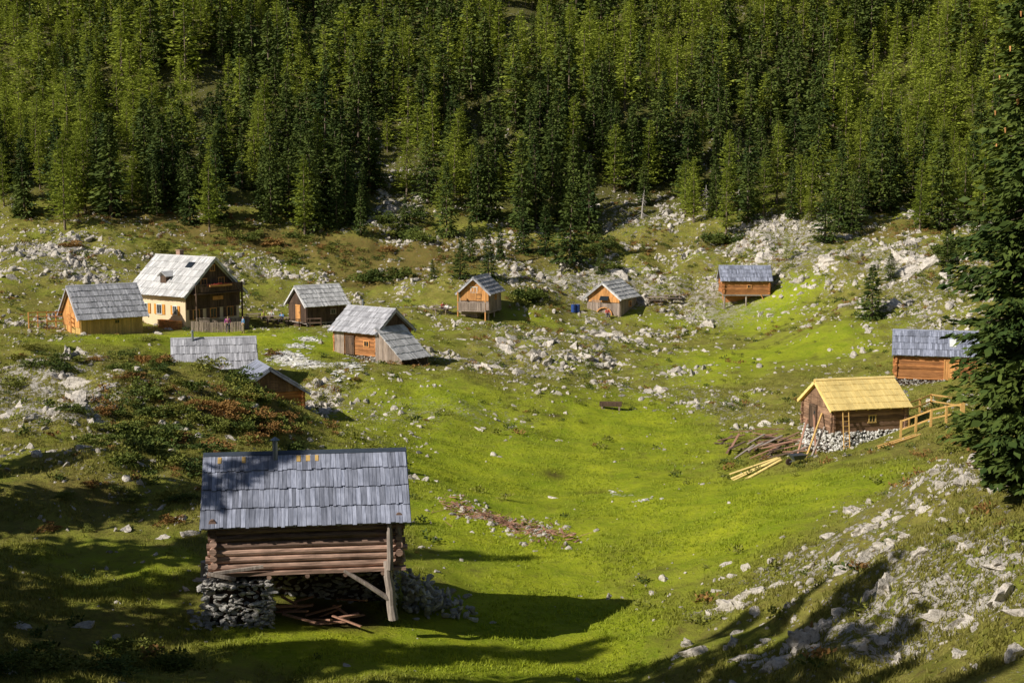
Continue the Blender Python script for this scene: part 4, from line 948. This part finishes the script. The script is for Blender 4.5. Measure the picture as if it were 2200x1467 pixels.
x,y=gp(1312,880); e=thing('water_trough',(x,y,gz(x,y)),R(-5),'old wooden water trough on crossed legs in the pasture','trough')
m_=MB(); m_.box((0,0,.3),(1.8,.6,.06)); m_.box((0,-.28,.45),(1.8,.06,.3)); m_.box((0,.28,.45),(1.8,.06,.3)); m_.box((-.88,0,.45),(.06,.5,.3)); m_.box((.88,0,.45),(.06,.5,.3)); m_.obj('basin',m_bd_dark,e)
for s_ in (-.7,.7):
    k=MB(); k.box((s_,0,.1),(.14,.6,.34)); k.obj('leg',m_bd_grey,e)
x,y=gp(445,1246); m_=MB(); m_.cyl((0,0,-.3),(0,0,.75),.28,.25,14,.01); o=m_.obj('tree_stump',m_post); o.location=(x,y,gz(x,y)); o['label']='upright grey chopping block beside the stone base'; o['category']='stump'
def table(px_,py_,yaw):
    x,y=gp(px_,py_); e=thing('picnic_table',(x,y,gz(x,y)),R(yaw),'weathered wooden picnic table with two benches','table','picnic tables by the huts')
    m_=MB(); 
    for k in range(4): m_.box((0,-.3+k*.2,.75),(2.0,.18,.05))
    m_.obj('tabletop',m_bd_grey,e)
    for s_ in (-1,1):
        m_=MB(); m_.box((0,s_*.75,.45),(2.0,.28,.05)); m_.obj('seat',m_bd_grey,e)
    for s_ in (-.75,.75):
        m_=MB(); m_.beam((s_,-.75,0),(s_,-.2,.73),.07,.1); m_.beam((s_,.75,0),(s_,.2,.73),.07,.1); m_.box((s_+.06,0,.38),(.05,1.7,.08)); m_.obj('leg',m_bd_grey,e)
for a in ((590,694,15),(630,697,15),(672,700,10),(946,672,20),(1405,652,0),(1445,650,5),(545,690,30)): table(*a)
for (px_,py_) in ((1232,672),(1241,672)):
    x,y=gp(px_,py_); m_=MB(); m_.cyl((0,0,0),(0,0,.85),.28,.28,14); m_.cyl((0,0,.85),(0,0,.9),.3,.3,14); m_.cyl((0,0,.4),(0,0,.46),.3,.3,14); o=m_.obj('barrel',m_blue); o.location=(x,y,gz(x,y)); o['label']='blue plastic water barrel beside the hut'; o['category']='barrel'; o['group']='blue barrels'
# ---------------------------------------------------------------- people
m_skin=plain('skin',(.5,.3,.2),.6); m_hair=plain('dark_hair',(.04,.025,.015),.7)
def skin(name,vs,es,rs,mat,parent,root=0,sub=1):
    me=bpy.data.meshes.new(name); me.from_pydata(vs,es,[]); me.materials.append(mat)
    o=bpy.data.objects.new(name,me); COL.objects.link(o); o.parent=parent
    md=o.modifiers.new('skin','SKIN'); md.use_smooth_shade=True
    for i,s_ in enumerate(me.skin_vertices[0].data): s_.radius=(rs[i],rs[i]*(.8 if i<4 and name!='hair' else 1)); s_.use_root=(i==root)
    s2=o.modifiers.new('sub','SUBSURF'); s2.levels=sub; s2.render_levels=sub
    return o
def person(px_,py_,yaw,pose,shirt,trous,label,off=None):
    x,y=gp(px_,py_); e=thing('person',(x,y,gz(x,y)),R(yaw),label,'person')
    sit=pose=='sit'; b=-.47 if sit else 0
    J={'pel':(0,0,.95+b),'sp':(0,-.01,1.15+b),'ch':(0,0,1.36+b),'nk':(0,0,1.49+b),'hb':(0,-.02,1.58+b),'ht':(0,-.01,1.68+b)}
    vs=[J['pel'],J['sp'],J['ch'],J['nk'],J['hb'],J['ht']]; rs=[.13,.12,.14,.055,.085,.075]; es=[(0,1),(1,2),(2,3),(3,4),(4,5)]
    vs.append((0,-.1,1.59+b)); rs.append(.018); es.append((4,6))
    arms={};legs={}
    for s_ in (-1,1):
        if sit: sh,el,wr=(s_*.19,0,1.4+b),(s_*.26,-.14,1.16+b),(s_*.16,-.36,1.2+b)
        elif s_>0: sh,el,wr=(s_*.19,0,1.4),(s_*.27,.03,1.12),(s_*.25,-.12,.9)
        else: sh,el,wr=(s_*.19,0,1.4),(s_*.28,-.02,1.12),(s_*.3,-.06,.88)
        i=len(vs); vs+=[sh,el,wr]; rs+=[.06,.043,.03]; es+=[(2,i),(i,i+1),(i+1,i+2)]; arms[s_]=(sh,el,wr)
        d=Vector(wr)-Vector(el); d.normalize(); pm=Vector(wr)+d*.07; j=len(vs); vs.append(tuple(pm)); rs.append(.03); es.append((i+2,j))
        for k in range(4):
            q_=pm+d*(.075+.01*(k in(1,2)))+Vector((0,(k-1.5)*.022,0)); vs.append(tuple(q_)); rs.append(.009); es.append((j,len(vs)-1))
        vs.append(tuple(Vector(wr)+d*.06+Vector((-s_*.02,-.05,0)))); rs.append(.01); es.append((i+2,len(vs)-1))
        if sit: hp_,kn,an,to=(s_*.1,0,.47),(s_*.13,-.42,.48),(s_*.13,-.42,.08),(s_*.14,-.58,.04)
        else: hp_,kn,an,to=(s_*.1,0,.9),(s_*.12,-.03*s_,.5),(s_*.13,.05*s_,.08),(s_*.14,-.14+.05*s_,.04)
        i=len(vs); vs+=[hp_,kn,an,to]; rs+=[.09,.06,.045,.04]; es+=[(0,i),(i,i+1),(i+1,i+2),(i+2,i+3)]; legs[s_]=(hp_,kn,an)
    skin('body',vs,es,rs,m_skin,e)
    v=[J['pel'],J['sp'],J['ch'],(0,0,1.45+b)]; r_=[.15,.14,.165,.08]; ee=[(0,1),(1,2),(2,3)]
    for s_ in (-1,1):
        sh,el,wr=arms[s_]; i=len(v); mid=tuple((Vector(el)+Vector(wr))/2); v+=[sh,el,mid]; r_+=[.078,.06,.052]; ee+=[(2,i),(i,i+1),(i+1,i+2)]
    skin('jacket',v,ee,r_,shirt,e)
    v=[J['pel']]; r_=[.15]; ee=[]
    for s_ in (-1,1):
        hp_,kn,an=legs[s_]; i=len(v); v+=[hp_,kn,an]; r_+=[.11,.078,.06]; ee+=[(0,i),(i,i+1),(i+1,i+2)]
    skin('trousers',v,ee,r_,trous,e)
    skin('hair',[(0,.025,1.6+b),(0,.015,1.71+b)],[(0,1)],[.085,.08],m_hair,e)
m_purple=plain('purple_cloth',(.4,.08,.3),.8); m_blu=plain('blue_cloth',(.1,.25,.5),.8); m_yelc=plain('lime_cloth',(.5,.55,.05),.8); m_redc=plain('red_cloth',(.5,.05,.04),.8); m_dk=plain('dark_cloth',(.05,.05,.07),.8); m_kh=plain('khaki_cloth',(.28,.22,.14),.8); m_wh=plain('white_cloth',(.65,.65,.62),.8)
person(490,716,20,'st',m_purple,m_dk,'person in purple jacket standing by the picket fence')
person(523,716,-60,'st',m_blu,m_kh,'person in light blue shirt standing beside the fence')
person(567,692,30,'sit',m_yelc,m_dk,'person in lime jacket sitting at a wooden table')
person(584,690,10,'sit',m_wh,m_dk,'person in white shirt sitting at a wooden table')
person(606,694,-20,'sit',m_blu,m_dk,'person in blue shirt sitting at a wooden table')
person(951,673,40,'sit',m_redc,m_dk,'person in red jacket sitting at a table by the hut')
person(960,675,-30,'sit',m_wh,m_kh,'person in white shirt sitting at a table by the hut')
person(1305,685,10,'sit',m_redc,m_dk,'person in red shirt sitting before the orange hut')
# ---------------------------------------------------------------- light & camera
SD=Vector((.76,.44,-.62)).normalized()
sun=bpy.data.lights.new('sun','SUN'); sun.energy=5.0; sun.angle=R(.5); sun.color=(1,.95,.85)
so=bpy.data.objects.new('sun',sun); COL.objects.link(so); so.rotation_euler=SD.to_track_quat('-Z','Y').to_euler(); so.location=(-30,-20,60)
wd=bpy.data.worlds.new('World'); scene.world=wd; wd.use_nodes=True; nt=wd.node_tree
sky=nt.nodes.new('ShaderNodeTexSky'); sky.sky_type='NISHITA'; sky.sun_disc=False; sky.sun_elevation=math.asin(-SD.z); sky.sun_rotation=math.atan2(-SD.x,-SD.y)
bg=nt.nodes['Background']; bg.inputs['Strength'].default_value=.055; nt.links.new(sky.outputs[0],bg.inputs['Color'])
cam=bpy.data.cameras.new('camera'); cam.sensor_width=36; cam.lens=F*36/2200; cam.clip_end=2000; cam.clip_start=.5
co=bpy.data.objects.new('camera',cam); COL.objects.link(co); co.location=(0,0,CAMH); co.rotation_euler=(math.pi/2-PITCH,0,0); scene.camera=co
scene.view_settings.view_transform='Standard'; scene.view_settings.look='None'; scene.view_settings.exposure=0
